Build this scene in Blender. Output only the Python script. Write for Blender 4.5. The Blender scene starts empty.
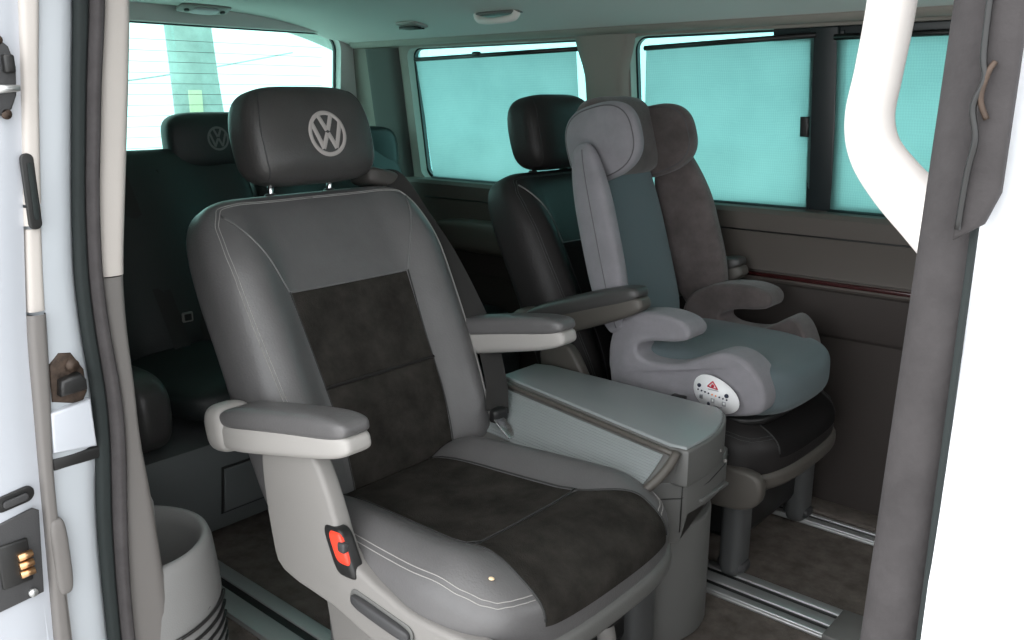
import bpy, bmesh, math, random
from mathutils import Vector, Matrix
random.seed(7)
R = math.radians
SC = bpy.context.scene
COL = SC.collection

# ------------------------------------------------------------------ camera
F = 870.0
TH = math.atan(223 / F)
YAW = R(41.032)
cam_d = bpy.data.cameras.new('camera')
cam = bpy.data.objects.new('camera', cam_d); COL.objects.link(cam)
cam_d.sensor_width = 36.0; cam_d.lens = F * 36.0 / 1024.0
cam_d.clip_start = 0.02; cam_d.clip_end = 200
cam.location = (0, -1.42, 1.083)
cam.rotation_euler = (math.pi / 2 - TH, 0, YAW)
SC.camera = cam

# ------------------------------------------------------------------ world (bright overcast sky)
w = bpy.data.worlds.new('overcast_sky'); SC.world = w; w.use_nodes = True
wn = w.node_tree; wn.nodes.clear()
wo = wn.nodes.new('ShaderNodeOutputWorld'); wb = wn.nodes.new('ShaderNodeBackground')
wg = wn.nodes.new('ShaderNodeTexCoord'); ws = wn.nodes.new('ShaderNodeSeparateXYZ')
wr = wn.nodes.new('ShaderNodeValToRGB')
wr.color_ramp.elements[0].position = 0.0; wr.color_ramp.elements[0].color = (0.93, 0.97, 1.0, 1)
wr.color_ramp.elements[1].position = 1.0; wr.color_ramp.elements[1].color = (1.0, 0.99, 0.98, 1)
wn.links.new(wg.outputs['Generated'], ws.inputs[0]); wn.links.new(ws.outputs['Z'], wr.inputs[0])
wm = wn.nodes.new('ShaderNodeMapRange')   # sky is brighter on the open side of the van
wm.inputs['From Min'].default_value = -1.0; wm.inputs['From Max'].default_value = 1.0
wm.inputs['To Min'].default_value = 1.75; wm.inputs['To Max'].default_value = 1.0
wn.links.new(ws.outputs['Y'], wm.inputs['Value'])
wn.links.new(wr.outputs[0], wb.inputs[0]); wn.links.new(wm.outputs[0], wb.inputs[1])
wn.links.new(wb.outputs[0], wo.inputs[0])

# ------------------------------------------------------------------ exposure
SC.view_settings.view_transform = 'Standard'
SC.view_settings.look = 'None'
SC.view_settings.gamma = 1.0
SC.view_settings.use_curve_mapping = False
SC.view_settings.exposure = 1.2

# ------------------------------------------------------------------ materials
def srgb(r, g, b):
    f = lambda c: (c / 255 / 12.92) if c <= 10.3 else (((c / 255) + 0.055) / 1.055) ** 2.4
    return (f(r), f(g), f(b), 1)

def mat(name, col, rough=0.5, metal=0.0, bump=0.0, scale=200.0, var=0.0, vscale=8.0, spec=0.5, sheen=0.0, coat=0.0, stretch=None):
    m = bpy.data.materials.new(name); m.use_nodes = True
    nt = m.node_tree; b = nt.nodes['Principled BSDF']
    b.inputs['Base Color'].default_value = col
    b.inputs['Roughness'].default_value = rough
    b.inputs['Metallic'].default_value = metal
    b.inputs['Specular IOR Level'].default_value = spec
    if sheen: b.inputs['Sheen Weight'].default_value = sheen; b.inputs['Sheen Roughness'].default_value = 0.5
    if coat: b.inputs['Coat Weight'].default_value = coat; b.inputs['Coat Roughness'].default_value = 0.08
    tc = nt.nodes.new('ShaderNodeTexCoord')
    src = tc.outputs['Object']
    if stretch:
        mp = nt.nodes.new('ShaderNodeMapping'); mp.inputs['Scale'].default_value = stretch
        nt.links.new(src, mp.inputs[0]); src = mp.outputs[0]
    if var:
        n = nt.nodes.new('ShaderNodeTexNoise'); n.inputs['Scale'].default_value = vscale; n.inputs['Detail'].default_value = 6
        n.inputs['Roughness'].default_value = 0.65
        nt.links.new(src, n.inputs['Vector'])
        r = nt.nodes.new('ShaderNodeValToRGB')
        r.color_ramp.elements[0].position = 0.32; r.color_ramp.elements[1].position = 0.68
        r.color_ramp.elements[0].color = tuple(c * (1 - var) for c in col[:3]) + (1,)
        r.color_ramp.elements[1].color = tuple(min(1, c * (1 + var)) for c in col[:3]) + (1,)
        nt.links.new(n.outputs['Fac'], r.inputs[0]); nt.links.new(r.outputs[0], b.inputs['Base Color'])
    if bump:
        n2 = nt.nodes.new('ShaderNodeTexNoise'); n2.inputs['Scale'].default_value = scale; n2.inputs['Detail'].default_value = 3
        nt.links.new(src, n2.inputs['Vector'])
        bp = nt.nodes.new('ShaderNodeBump'); bp.inputs['Strength'].default_value = bump; bp.inputs['Distance'].default_value = 0.002
        nt.links.new(n2.outputs['Fac'], bp.inputs['Height']); nt.links.new(bp.outputs[0], b.inputs['Normal'])
    return m

M = {}
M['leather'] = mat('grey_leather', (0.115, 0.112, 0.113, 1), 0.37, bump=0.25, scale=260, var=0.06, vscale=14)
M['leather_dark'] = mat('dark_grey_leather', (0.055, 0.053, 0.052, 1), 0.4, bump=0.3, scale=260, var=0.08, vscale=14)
M['leather_shaded'] = mat('shaded_grey_leather', (0.020, 0.018, 0.018, 1), 0.5, bump=0.3, scale=260, spec=0.3)  # same grey leather, darkened in colour for the far seat's shade
M['suede'] = mat('charcoal_suede', (0.029, 0.0265, 0.0235, 1), 1.0, bump=0.6, scale=420, var=0.38, vscale=14, spec=0.08, sheen=0.0)
M['suede_seam'] = mat('dark_suede_seam', (0.010, 0.009, 0.008, 1), 0.95)
M['stitch'] = mat('pale_thread', (0.33, 0.32, 0.31, 1), 0.8)
M['stitch_dark'] = mat('dark_seam_thread', (0.03, 0.03, 0.03, 1), 0.8)  # near-black thread for the seams
M['piping'] = mat('grey_piping', (0.15, 0.15, 0.15, 1), 0.5)
M['plastic_lt'] = mat('light_grey_plastic', (0.225, 0.215, 0.205, 1), 0.55, bump=0.15, scale=500)
M['plastic_beige'] = mat('pale_beige_plastic', (0.50, 0.465, 0.435, 1), 0.6, bump=0.1, scale=500)
M['arm_lt'] = mat('pale_grey_arm_plastic', (0.36, 0.345, 0.33, 1), 0.5, bump=0.1, scale=500)
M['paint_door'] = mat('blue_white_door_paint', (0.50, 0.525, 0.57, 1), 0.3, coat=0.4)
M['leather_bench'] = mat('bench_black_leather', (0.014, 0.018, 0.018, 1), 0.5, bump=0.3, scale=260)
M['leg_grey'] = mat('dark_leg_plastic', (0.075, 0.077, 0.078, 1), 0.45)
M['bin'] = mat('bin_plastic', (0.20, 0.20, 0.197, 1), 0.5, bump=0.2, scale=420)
M['suede_shaded'] = mat('shaded_charcoal_suede', (0.012, 0.011, 0.011, 1), 1.0, bump=0.5, scale=420, spec=0.08)  # charcoal suede again, the far seat's shade put into its colour
M['plastic_md'] = mat('mid_grey_plastic', (0.13, 0.13, 0.125, 1), 0.5, bump=0.2, scale=420)
M['bench_plastic'] = mat('bench_base_plastic', (0.11, 0.12, 0.12, 1), 0.6, bump=0.2, scale=420)
M['plastic_tan'] = mat('warm_grey_plastic', (0.085, 0.077, 0.068, 1), 0.5, bump=0.2, scale=420)
M['plastic_dk'] = mat('dark_grey_plastic', (0.045, 0.045, 0.047, 1), 0.45, bump=0.15, scale=420)
M['console_top'] = mat('blue_grey_laminate', (0.25, 0.272, 0.275, 1), 0.33, bump=0.1, scale=500)
M['black'] = mat('black_plastic', (0.012, 0.012, 0.012, 1), 0.4)
M['red'] = mat('red_plastic', (0.85, 0.06, 0.03, 1), 0.35)
M['chrome'] = mat('chrome', (0.75, 0.75, 0.75, 1), 0.18, 1.0)
M['alu'] = mat('brushed_aluminium', (0.55, 0.56, 0.56, 1), 0.38, 0.75, bump=0.1, scale=100, stretch=(1, 30, 30))
M['brass'] = mat('brass', (0.7, 0.42, 0.22, 1), 0.35, 1.0)
M['carpet'] = mat('taupe_carpet', (0.125, 0.108, 0.096, 1), 0.98, bump=1.0, scale=600, var=0.3, vscale=22, spec=0.1)
M['headliner'] = mat('headliner_fabric', (0.60, 0.62, 0.60, 1), 0.95, bump=0.3, scale=700, spec=0.1)
M['trim_grey'] = mat('pillar_trim', (0.24, 0.225, 0.20, 1), 0.75, bump=0.2, scale=500)
M['wall_up'] = mat('taupe_side_panel', (0.088, 0.075, 0.066, 1), 0.6, bump=0.2, scale=400)
M['wall_lo'] = mat('dark_brown_side_panel', (0.040, 0.032, 0.029, 1), 0.8, bump=0.3, scale=400)
M['dpillar'] = mat('dark_pillar_fabric', (0.07, 0.072, 0.068, 1), 0.9)
M['guide'] = mat('brown_grey_guide_plastic', (0.07, 0.064, 0.06, 1), 0.5)
M['wood'] = mat('dark_red_wood_trim', (0.045, 0.010, 0.010, 1), 0.25, coat=0.6)
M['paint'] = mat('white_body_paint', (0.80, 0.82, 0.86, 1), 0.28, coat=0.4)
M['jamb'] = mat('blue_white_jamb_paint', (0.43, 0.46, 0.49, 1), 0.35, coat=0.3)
M['handle_white'] = mat('ivory_plastic', (0.80, 0.755, 0.73, 1), 0.5)
M['rubber'] = mat('grey_rubber', (0.050, 0.046, 0.047, 1), 0.8, spec=0.2, bump=0.4, scale=160, var=0.15, vscale=30)
M['rubber_dk'] = mat('dark_green_black_rubber', (0.010, 0.015, 0.015, 1), 0.85, bump=0.3, scale=160)
M['strip_grey'] = mat('grey_door_strip', (0.16, 0.15, 0.143, 1), 0.6)
M['rust'] = mat('rusty_steel', (0.055, 0.037, 0.027, 1), 0.55, 0.4, bump=0.6, scale=80, var=0.6, vscale=60)
M['web'] = mat('belt_webbing', (0.02, 0.019, 0.018, 1), 0.8, bump=0.4, scale=700)
M['cs_grey'] = mat('light_grey_booster_fabric', (0.23, 0.222, 0.24, 1), 0.9, bump=0.5, scale=700, var=0.08, vscale=20, spec=0.2, sheen=0.15)
M['cs_teal'] = mat('blue_grey_booster_fabric', (0.105, 0.135, 0.145, 1), 0.9, bump=0.5, scale=700, spec=0.2, sheen=0.15)
M['cs_brown'] = mat('taupe_suede_booster_fabric', (0.105, 0.088, 0.086, 1), 0.95, bump=0.6, scale=500, var=0.22, vscale=18, spec=0.15, sheen=0.25)
M['cs_piping'] = mat('booster_seam', (0.10, 0.095, 0.10, 1), 0.9)
M['label'] = mat('white_label', (0.82, 0.82, 0.83, 1), 0.5)
M['label_red'] = mat('label_red', (0.55, 0.03, 0.06, 1), 0.5)
M['label_orange'] = mat('label_orange', (0.9, 0.3, 0.1, 1), 0.5)
M['label_grey'] = mat('label_grey', (0.4, 0.4, 0.42, 1), 0.5)
M['label_navy'] = mat('label_navy', (0.02, 0.025, 0.05, 1), 0.5)
M['emblem'] = mat('silver_grey_emblem', (0.42, 0.385, 0.37, 1), 0.6)
M['concrete'] = mat('pale_concrete', (0.62, 0.61, 0.59, 1), 0.9, bump=0.4, scale=20, var=0.1)
M['pole'] = mat('weathered_pole', (0.30, 0.33, 0.32, 1), 0.9, bump=0.5, scale=12, var=0.25, vscale=3)
M['yellow'] = mat('yellow_sign_paint', (0.5, 0.48, 0.33, 1), 0.6)
M['crumb'] = mat('pale_crumb', (0.8, 0.62, 0.4, 1), 0.7)
M['frame_black'] = mat('black_window_frame', (0.012, 0.018, 0.02, 1), 0.35)

def glass_mat(name, tint, gl=0.06):
    m = bpy.data.materials.new(name); m.use_nodes = True
    nt = m.node_tree; nt.nodes.clear()
    o = nt.nodes.new('ShaderNodeOutputMaterial'); t = nt.nodes.new('ShaderNodeBsdfTransparent')
    g = nt.nodes.new('ShaderNodeBsdfGlossy'); mx = nt.nodes.new('ShaderNodeMixShader')
    t.inputs[0].default_value = tint; g.inputs['Roughness'].default_value = 0.03
    g.inputs[0].default_value = (0.9, 1, 1, 1)
    mx.inputs[0].default_value = gl
    nt.links.new(t.outputs[0], mx.inputs[1]); nt.links.new(g.outputs[0], mx.inputs[2]); nt.links.new(mx.outputs[0], o.inputs[0])
    return m
M['glass'] = glass_mat('green_tinted_glass', (0.60, 0.95, 0.93, 1))
M['glass_rear'] = glass_mat('green_tinted_rear_glass', (0.72, 1.0, 0.95, 1))

def shade_mat():
    m = bpy.data.materials.new('mesh_sunshade_fabric'); m.use_nodes = True
    nt = m.node_tree; nt.nodes.clear()
    o = nt.nodes.new('ShaderNodeOutputMaterial')
    tl = nt.nodes.new('ShaderNodeBsdfTranslucent'); df = nt.nodes.new('ShaderNodeBsdfDiffuse')
    tp = nt.nodes.new('ShaderNodeBsdfTransparent')
    m1 = nt.nodes.new('ShaderNodeMixShader'); m2 = nt.nodes.new('ShaderNodeMixShader')
    tc = nt.nodes.new('ShaderNodeTexCoord')
    n = nt.nodes.new('ShaderNodeTexNoise'); n.inputs['Scale'].default_value = 5; n.inputs['Detail'].default_value = 5
    nt.links.new(tc.outputs['Object'], n.inputs['Vector'])
    r = nt.nodes.new('ShaderNodeValToRGB')
    r.color_ramp.elements[0].color = (0.335, 0.37, 0.37, 1); r.color_ramp.elements[0].position = 0.3
    r.color_ramp.elements[1].color = (0.44, 0.465, 0.465, 1); r.color_ramp.elements[1].position = 0.7
    nt.links.new(n.outputs['Fac'], r.inputs[0])
    nt.links.new(r.outputs[0], tl.inputs[0])
    df.inputs[0].default_value = (0.15, 0.32, 0.30, 1)
    # woven mesh: fine grid of pin holes
    mp = nt.nodes.new('ShaderNodeMapping'); mp.inputs['Scale'].default_value = (230, 230, 230); mp.inputs['Rotation'].default_value = (0, R(45), 0)
    nt.links.new(tc.outputs['Object'], mp.inputs[0])
    ch = nt.nodes.new('ShaderNodeTexChecker'); ch.inputs['Scale'].default_value = 1.0
    ch.inputs['Color1'].default_value = (0.10, 0.10, 0.10, 1); ch.inputs['Color2'].default_value = (0.02, 0.02, 0.02, 1)
    nt.links.new(mp.outputs[0], ch.inputs[0])
    tp.inputs[0].default_value = (0.85, 1, 1, 1)
    m1.inputs[0].default_value = 0.25
    nt.links.new(tl.outputs[0], m1.inputs[1]); nt.links.new(df.outputs[0], m1.inputs[2])
    nt.links.new(ch.outputs['Color'], m2.inputs[0])
    nt.links.new(m1.outputs[0], m2.inputs[1]); nt.links.new(tp.outputs[0], m2.inputs[2])
    nt.links.new(m2.outputs[0], o.inputs[0])
    return m
M['shade'] = shade_mat()

# ------------------------------------------------------------------ object helpers
def link_mesh(name, me, m, parent=None, smooth=True, angle=None):
    if m is not None and not me.materials: me.materials.append(m)
    if smooth:
        for p in me.polygons: p.use_smooth = True
        if angle is not None:
            try: me.set_sharp_from_angle(angle=R(angle))
            except Exception: pass
    o = bpy.data.objects.new(name, me); COL.objects.link(o)
    if parent is not None: o.parent = parent
    return o

def tag(o, label=None, cat=None, group=None, kind=None):
    if label: o['label'] = label
    if cat: o['category'] = cat
    if group: o['group'] = group
    if kind: o['kind'] = kind
    return o

def empty(name, loc=(0, 0, 0), parent=None):
    o = bpy.data.objects.new(name, None); COL.objects.link(o); o.location = loc
    o.empty_display_size = 0.05
    if parent is not None: o.parent = parent
    return o

def copy_tree(o, parent=None):
    c = o.copy(); COL.objects.link(c); c.parent = parent
    for ch in [k for k in bpy.data.objects if k.parent == o]: copy_tree(ch, c)
    return c

def finish(bm):
    bmesh.ops.remove_doubles(bm, verts=bm.verts, dist=1e-6)
    bmesh.ops.recalc_face_normals(bm, faces=bm.faces)
    me = bpy.data.meshes.new('mesh'); bm.to_mesh(me); bm.free(); return me

def merge(meshes):
    bm = bmesh.new()
    for me in meshes: bm.from_mesh(me)
    out = bpy.data.meshes.new('mesh'); bm.to_mesh(out); bm.free()
    for me in meshes: bpy.data.meshes.remove(me)
    return out

def superbox(A, B, Cc, p=4.0, q=4.0, warp=None, n=22):
    """rounded block: half sizes A,B,Cc; outline exponent p in (A,B), thickness exponent q; warp(x,y,z)->point"""
    bm = bmesh.new(); vs = {}
    def key(v): return (round(v[0] * n), round(v[1] * n), round(v[2] * n))
    def vert(v):
        k = key(v)
        if k in vs: return vs[k]
        x, y, z = v
        s = ((abs(x) ** p + abs(y) ** p) ** (q / p) + abs(z) ** q) ** (1 / q)
        P_ = (A * x / s, B * y / s, Cc * z / s)
        if warp: P_ = warp(*P_)
        vs[k] = bm.verts.new(P_); return vs[k]
    g = [2 * i / n - 1 for i in range(n + 1)]
    for ax in range(3):
        for sgn in (-1, 1):
            for i in range(n):
                for j in range(n):
                    q4 = []
                    for (a, b) in ((g[i], g[j]), (g[i + 1], g[j]), (g[i + 1], g[j + 1]), (g[i], g[j + 1])):
                        v = [0, 0, 0]; v[ax] = sgn; v[(ax + 1) % 3] = a; v[(ax + 2) % 3] = b
                        q4.append(vert(v))
                    if sgn < 0: q4.reverse()
                    bm.faces.new(q4)
    return finish(bm)

def box(x0, x1, y0, y1, z0, z1, bev=0.003, seg=2):
    bm = bmesh.new(); bmesh.ops.create_cube(bm, size=1)
    for v in bm.verts:
        v.co = Vector(((x0 + x1) / 2 + v.co.x * (x1 - x0), (y0 + y1) / 2 + v.co.y * (y1 - y0), (z0 + z1) / 2 + v.co.z * (z1 - z0)))
    if bev: bmesh.ops.bevel(bm, geom=bm.edges[:], offset=bev, segments=seg, profile=0.5, affect='EDGES')
    return finish(bm)

def tube(pts, r, res=10, smooth=0, closed=False, flat=None):
    """tube along points, radius r (number or list); smooth = Catmull-Rom subdivisions; flat=(normal_scale) unused"""
    P_ = [Vector(p) for p in pts]; rr = r if isinstance(r, (list, tuple)) else [r] * len(P_)
    if smooth:
        Q = []; q2 = []; n = len(P_)
        rng = n if closed else n - 1
        for i in range(rng):
            g = (lambda k: P_[k % n]) if closed else (lambda k: P_[max(0, min(n - 1, k))])
            h = (lambda k: rr[k % n]) if closed else (lambda k: rr[max(0, min(n - 1, k))])
            p0, p1, p2, p3 = g(i - 1), g(i), g(i + 1), g(i + 2)
            for s in range(smooth):
                t = s / smooth
                Q.append(0.5 * ((2 * p1) + (-p0 + p2) * t + (2 * p0 - 5 * p1 + 4 * p2 - p3) * t * t + (-p0 + 3 * p1 - 3 * p2 + p3) * t ** 3))
                q2.append(h(i) * (1 - t) + h(i + 1) * t)
        if not closed: Q.append(P_[-1]); q2.append(rr[-1])
        P_, rr = Q, q2
    bm = bmesh.new(); rings = []; n = len(P_); up = None
    for i, p in enumerate(P_):
        a = P_[(i - 1) % n] if (closed or i > 0) else P_[0]
        b = P_[(i + 1) % n] if (closed or i < n - 1) else P_[-1]
        d = (b - a).normalized()
        if up is None:
            up = Vector((0, 0, 1)) if abs(d.z) < 0.9 else Vector((1, 0, 0))
        u = (up - d * up.dot(d)).normalized(); v = d.cross(u); up = u
        rings.append([bm.verts.new(p + (u * math.cos(2 * math.pi * k / res) + v * math.sin(2 * math.pi * k / res)) * rr[i]) for k in range(res)])
    rng = n if closed else n - 1
    for i in range(rng):
        A_, B_ = rings[i], rings[(i + 1) % n]
        for k in range(res): bm.faces.new((A_[k], A_[(k + 1) % res], B_[(k + 1) % res], B_[k]))
    if not closed:
        bm.faces.new(rings[0][::-1]); bm.faces.new(rings[-1])
    return finish(bm)

def prism(outline, depth, to3, bev=0.004, seg=3, round_n=0):
    """extrude a 2D outline; to3(u,v,w) maps to 3D with w in [0,depth]"""
    pts = list(outline)
    if round_n:
        n = len(pts); out = []
        for i in range(n):
            p0, p1, p2, p3 = pts[i - 1], pts[i], pts[(i + 1) % n], pts[(i + 2) % n]
            for s in range(round_n):
                t = s / round_n
                out.append(tuple(0.5 * ((2 * p1[k]) + (-p0[k] + p2[k]) * t + (2 * p0[k] - 5 * p1[k] + 4 * p2[k] - p3[k]) * t * t + (-p0[k] + 3 * p1[k] - 3 * p2[k] + p3[k]) * t ** 3) for k in (0, 1)))
        pts = out
    bm = bmesh.new()
    a = [bm.verts.new((p[0], p[1], 0)) for p in pts]; b = [bm.verts.new((p[0], p[1], depth)) for p in pts]
    f0 = bm.faces.new(a[::-1]); f1 = bm.faces.new(b)
    n = len(pts)
    for i in range(n): bm.faces.new((a[i], a[(i + 1) % n], b[(i + 1) % n], b[i]))
    bm.normal_update()
    if bev:
        es = list(set(list(f0.edges) + list(f1.edges)))
        bmesh.ops.bevel(bm, geom=es, offset=bev, segments=seg, profile=0.5, affect='EDGES', clamp_overlap=True)
    for v in bm.verts: v.co = Vector(to3(*v.co))
    return finish(bm)

def surf(fn, us, vs, thick=None):
    """grid surface fn(u,v)->3D"""
    bm = bmesh.new()
    g = [[bm.verts.new(fn(u, v)) for v in vs] for u in us]
    for i in range(len(us) - 1):
        for j in range(len(vs) - 1): bm.faces.new((g[i][j], g[i + 1][j], g[i + 1][j + 1], g[i][j + 1]))
    me = finish(bm); return me

def lin(a, b, n): return [a + (b - a) * i / n for i in range(n + 1)]

def interp(tab, t):
    if t <= tab[0][0]: return tab[0][1]
    for (a, va), (b, vb) in zip(tab, tab[1:]):
        if t <= b:
            k = (t - a) / (b - a); return va + (vb - va) * k
    return tab[-1][1]

def sstep(a, b, x):
    t = max(0, min(1, (x - a) / (b - a))); return t * t * (3 - 2 * t)

def lathe(prof, cx, cy, n=40, a0=0, a1=360):
    full = abs(a1 - a0) >= 359.9
    bm = bmesh.new(); rings = []
    N = n if full else n + 1
    for (r, z) in prof:
        rings.append([bm.verts.new((cx + r * math.cos(R(a0 + (a1 - a0) * k / n)), cy + r * math.sin(R(a0 + (a1 - a0) * k / n)), z)) for k in range(N)])
    for A_, B_ in zip(rings, rings[1:]):
        for k in range(n):
            k2 = (k + 1) % N if full else k + 1
            bm.faces.new((A_[k], A_[k2], B_[k2], B_[k]))
    return finish(bm)

def plate(outline, holes, to3, thick, bev=0.0):
    """flat panel with holes through curve fill; to3 matrix"""
    cu = bpy.data.curves.new('c', 'CURVE'); cu.dimensions = '2D'; cu.fill_mode = 'BOTH'; cu.extrude = thick / 2
    cu.bevel_depth = bev; cu.bevel_resolution = 1
    for loop in [outline] + holes:
        s = cu.splines.new('POLY'); s.points.add(len(loop) - 1); s.use_cyclic_u = True
        for pt, c in zip(s.points, loop): pt.co = (c[0], c[1], 0, 1)
    o = bpy.data.objects.new('c', cu); COL.objects.link(o)
    bpy.context.view_layer.update()
    dg = bpy.context.evaluated_depsgraph_get()
    me = bpy.data.meshes.new_from_object(o.evaluated_get(dg))
    bpy.data.objects.remove(o); bpy.data.curves.remove(cu)
    for v in me.vertices: v.co = Vector(to3(*v.co))
    me.materials.clear()
    return me

def rrect(x0, x1, y0, y1, r=0.04, n=6):
    out = []
    for cx, cy, a in ((x1 - r, y1 - r, 0), (x0 + r, y1 - r, 90), (x0 + r, y0 + r, 180), (x1 - r, y0 + r, 270)):
        for k in range(n + 1):
            t = R(a + 90 * k / n); out.append((cx + r * math.cos(t), cy + r * math.sin(t)))
    return out

S_ = 'structure'
# ================================================================== STRUCTURE
# wall above the belt leans inwards
def upper(u, v, w_): return (u, 0.785 - 0.13 * (v - 0.79) + w_, v)

tag(link_mesh('floor', box(-2.75, 0.75, -0.86, 0.80, -0.06, 0.0, 0), M['carpet'], smooth=False), kind=S_)
tag(link_mesh('ground', box(-25, 20, -20, 25, -0.62, -0.57, 0), M['concrete'], smooth=False), kind=S_)

def ceil_z(x, y): return 1.355 - (0.10 if y > 0 else 0.06) * min(1.1, abs(y) / 0.75) ** 2.6
tag(link_mesh('ceiling', surf(lambda u, v: (u, v, ceil_z(u, v)), lin(-2.80, 0.75, 24), lin(-0.84, 0.76, 32)), M['headliner']), kind=S_)
tag(link_mesh('roof', surf(lambda u, v: (u, v, ceil_z(u, v) + 0.05), lin(-2.85, 0.8, 8), lin(-0.90, 0.86, 32)), M['paint']), kind=S_)

# left wall: upper frame with the two windows
W2 = (-2.36, -1.595, 0.795, 1.248)
W3 = (-1.435, -0.36, 0.79, 1.248)
me = plate([(-2.75, 0.77), (0.75, 0.77), (0.75, 1.35), (-2.75, 1.35)], [rrect(*W2, 0.035), rrect(*W3, 0.04)],
           lambda u, v, w_: upper(u, v, w_ + 0.02), 0.03)
tag(link_mesh('wall_left', me, M['trim_grey'], smooth=False), kind=S_)
# pillar covers (raised)
def cover(name, xa, xb, za, zb, flare, mm='trim_grey'):
    def f(u, v):
        z = za + (zb - za) * v
        fl = flare * sstep(0.72, 1.0, v)
        x = xa - fl + (xb - xa + 2 * fl) * u
        e = 1 - abs(2 * u - 1) ** 6
        return (x, 0.785 - 0.13 * (z - 0.79) - 0.022 * e + 0.004, z)
    return tag(link_mesh(name, surf(f, lin(0, 1, 16), lin(0, 1, 16)), M[mm]), kind=S_)
cover('trim_1', -1.595, -1.442, 0.79, 1.262, 0.03)
cover('trim_2', -2.575, -2.40, 0.79, 1.25, 0.0, 'dpillar')
# window surround header and belt rails
tag(link_mesh('trim_3', tube([(-2.62, 0.708, 1.272), (0.7, 0.708, 1.272)], 0.018), M['trim_grey']), kind=S_)
tag(link_mesh('trim_19', tube([(-1.40, 0.688, 1.292), (0.7, 0.688, 1.292)], 0.006), M['black']), kind=S_)

# left wall: lower side panel as a moulded section
sec = [(0.80, 0.80), (0.752, 0.797), (0.742, 0.785), (0.745, 0.74), (0.752, 0.70), (0.757, 0.64), (0.756, 0.632), (0.768, 0.628), (0.768, 0.606), (0.750, 0.60),
       (0.748, 0.585), (0.757, 0.49), (0.760, 0.484), (0.766, 0.478), (0.768, 0.30), (0.772, 0.12), (0.775, 0.0)]
def wl(u, v):
    i = int(v); k = v - i
    if i >= len(sec) - 1: a = sec[-1]; return (u, a[0], a[1])
    a, b = sec[i], sec[i + 1]
    return (u, a[0] + (b[0] - a[0]) * k, a[1] + (b[1] - a[1]) * k)
me = surf(wl, lin(-2.7, 0.75, 30), [i / 2 for i in range(2 * len(sec) - 1)])
me.materials.append(M['wall_up']); me.materials.append(M['wall_lo'])
for p in me.polygons:
    if p.center.z < 0.602: p.material_index = 1
o = link_mesh('trim_4', me, None, angle=35); tag(o, kind=S_)
tag(link_mesh('trim_20', tube([(-2.3, 0.7438, 0.738), (0.6, 0.7438, 0.738)], 0.0022, 6), M['black']), kind=S_)
tag(link_mesh('trim_5', box(-1.30, 0.2, 0.762, 0.772, 0.612, 0.624, 0.003), M['wood']), kind=S_)
tag(link_mesh('baseboard_left', box(-2.6, 0.6, 0.70, 0.78, 0.0, 0.022, 0.006), M['carpet']), kind=S_)
# recess with cup ledge in the rear quarter panel
tag(link_mesh('trim_6', superbox(0.30, 0.05, 0.055, 5, 4, lambda x, y, z: (x - 1.93, y + 0.745, z + 0.62), 14), M['wall_up']), kind=S_)

# outer skin of the left side (so the windows sit in a real body)
me = plate([(-2.85, -0.3), (0.8, -0.3), (0.8, 1.38), (-2.85, 1.38)], [rrect(-2.39, -1.565, 0.77, 1.275, 0.05), rrect(-1.47, -0.33, 0.765, 1.275, 0.05)],
           lambda u, v, w_: (u, 0.875 - (0.13 * (v - 0.79) if v > 0.79 else 0) + w_, v), 0.01)
tag(link_mesh('trim_7', me, M['paint'], smooth=False), kind=S_)

# windows of the left side
def window(name, x0, x1, z0, z1, div=None):
    t = tag(empty(name, (x0, 0.80, z0)), kind=S_)
    inv = lambda me: [setattr(v, 'co', v.co - Vector((x0, 0.80, z0))) for v in me.vertices]
    me = plate(rrect(x0 - 0.01, x1 + 0.01, z0 - 0.01, z1 + 0.01, 0.04), [rrect(x0 + 0.004, x1 - 0.004, z0 + 0.012, z1 - 0.005, 0.03)], lambda u, v, w_: upper(u, v, w_ + 0.045), 0.014)
    inv(me); link_mesh('window_frame', me, M['frame_black'], t, smooth=False)
    me = plate(rrect(x0, x1, z0, z1, 0.035), [], lambda u, v, w_: upper(u, v, w_ + 0.055), 0.002)
    inv(me); link_mesh('glass_pane', me, M['glass'], t, smooth=False)
    if div:
        a, b = div
        me = prism([(a, z0), (b, z0), (b, z1), (a, z1)], 0.03, lambda u, v, w_: upper(u, v, w_ + 0.012), 0.004)
        inv(me); link_mesh('centre_bar', me, M['frame_black'], t)
        me = prism([(b - 0.012, z0 + 0.012), (b + 0.012, z0 + 0.012), (b + 0.012, z1 - 0.01), (b - 0.012, z1 - 0.01)], 0.02, lambda u, v, w_: upper(u, v, w_ + 0.02), 0.003)
        inv(me); link_mesh('sliding_pane_frame', me, M['frame_black'], t)
        me = prism([(a - 0.016, 0.985), (a + 0.006, 0.985), (a + 0.006, 1.035), (a - 0.016, 1.035)], 0.02, lambda u, v, w_: upper(u, v, w_ + 0.002), 0.004)
        inv(me); link_mesh('window_catch', me, M['black'], t)
        me = prism([(a - 0.2, z0 - 0.002), (x1 + 0.0, z0 - 0.002), (x1, z0 + 0.028), (a - 0.2, z0 + 0.018)], 0.02, lambda u, v, w_: upper(u, v, w_ + 0.022), 0.003)
        inv(me); link_mesh('lower_slide_rail', me, M['frame_black'], t)
        me = prism([(a - 0.1, z1 - 0.03), (x1, z1 - 0.034), (x1, z1), (a - 0.1, z1)], 0.02, lambda u, v, w_: upper(u, v, w_ + 0.022), 0.003)
        inv(me); link_mesh('upper_slide_rail', me, M['frame_black'], t)
    return t
window('window_2', *W2)
window('window_3', *W3, div=(-0.915, -0.845))

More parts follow.
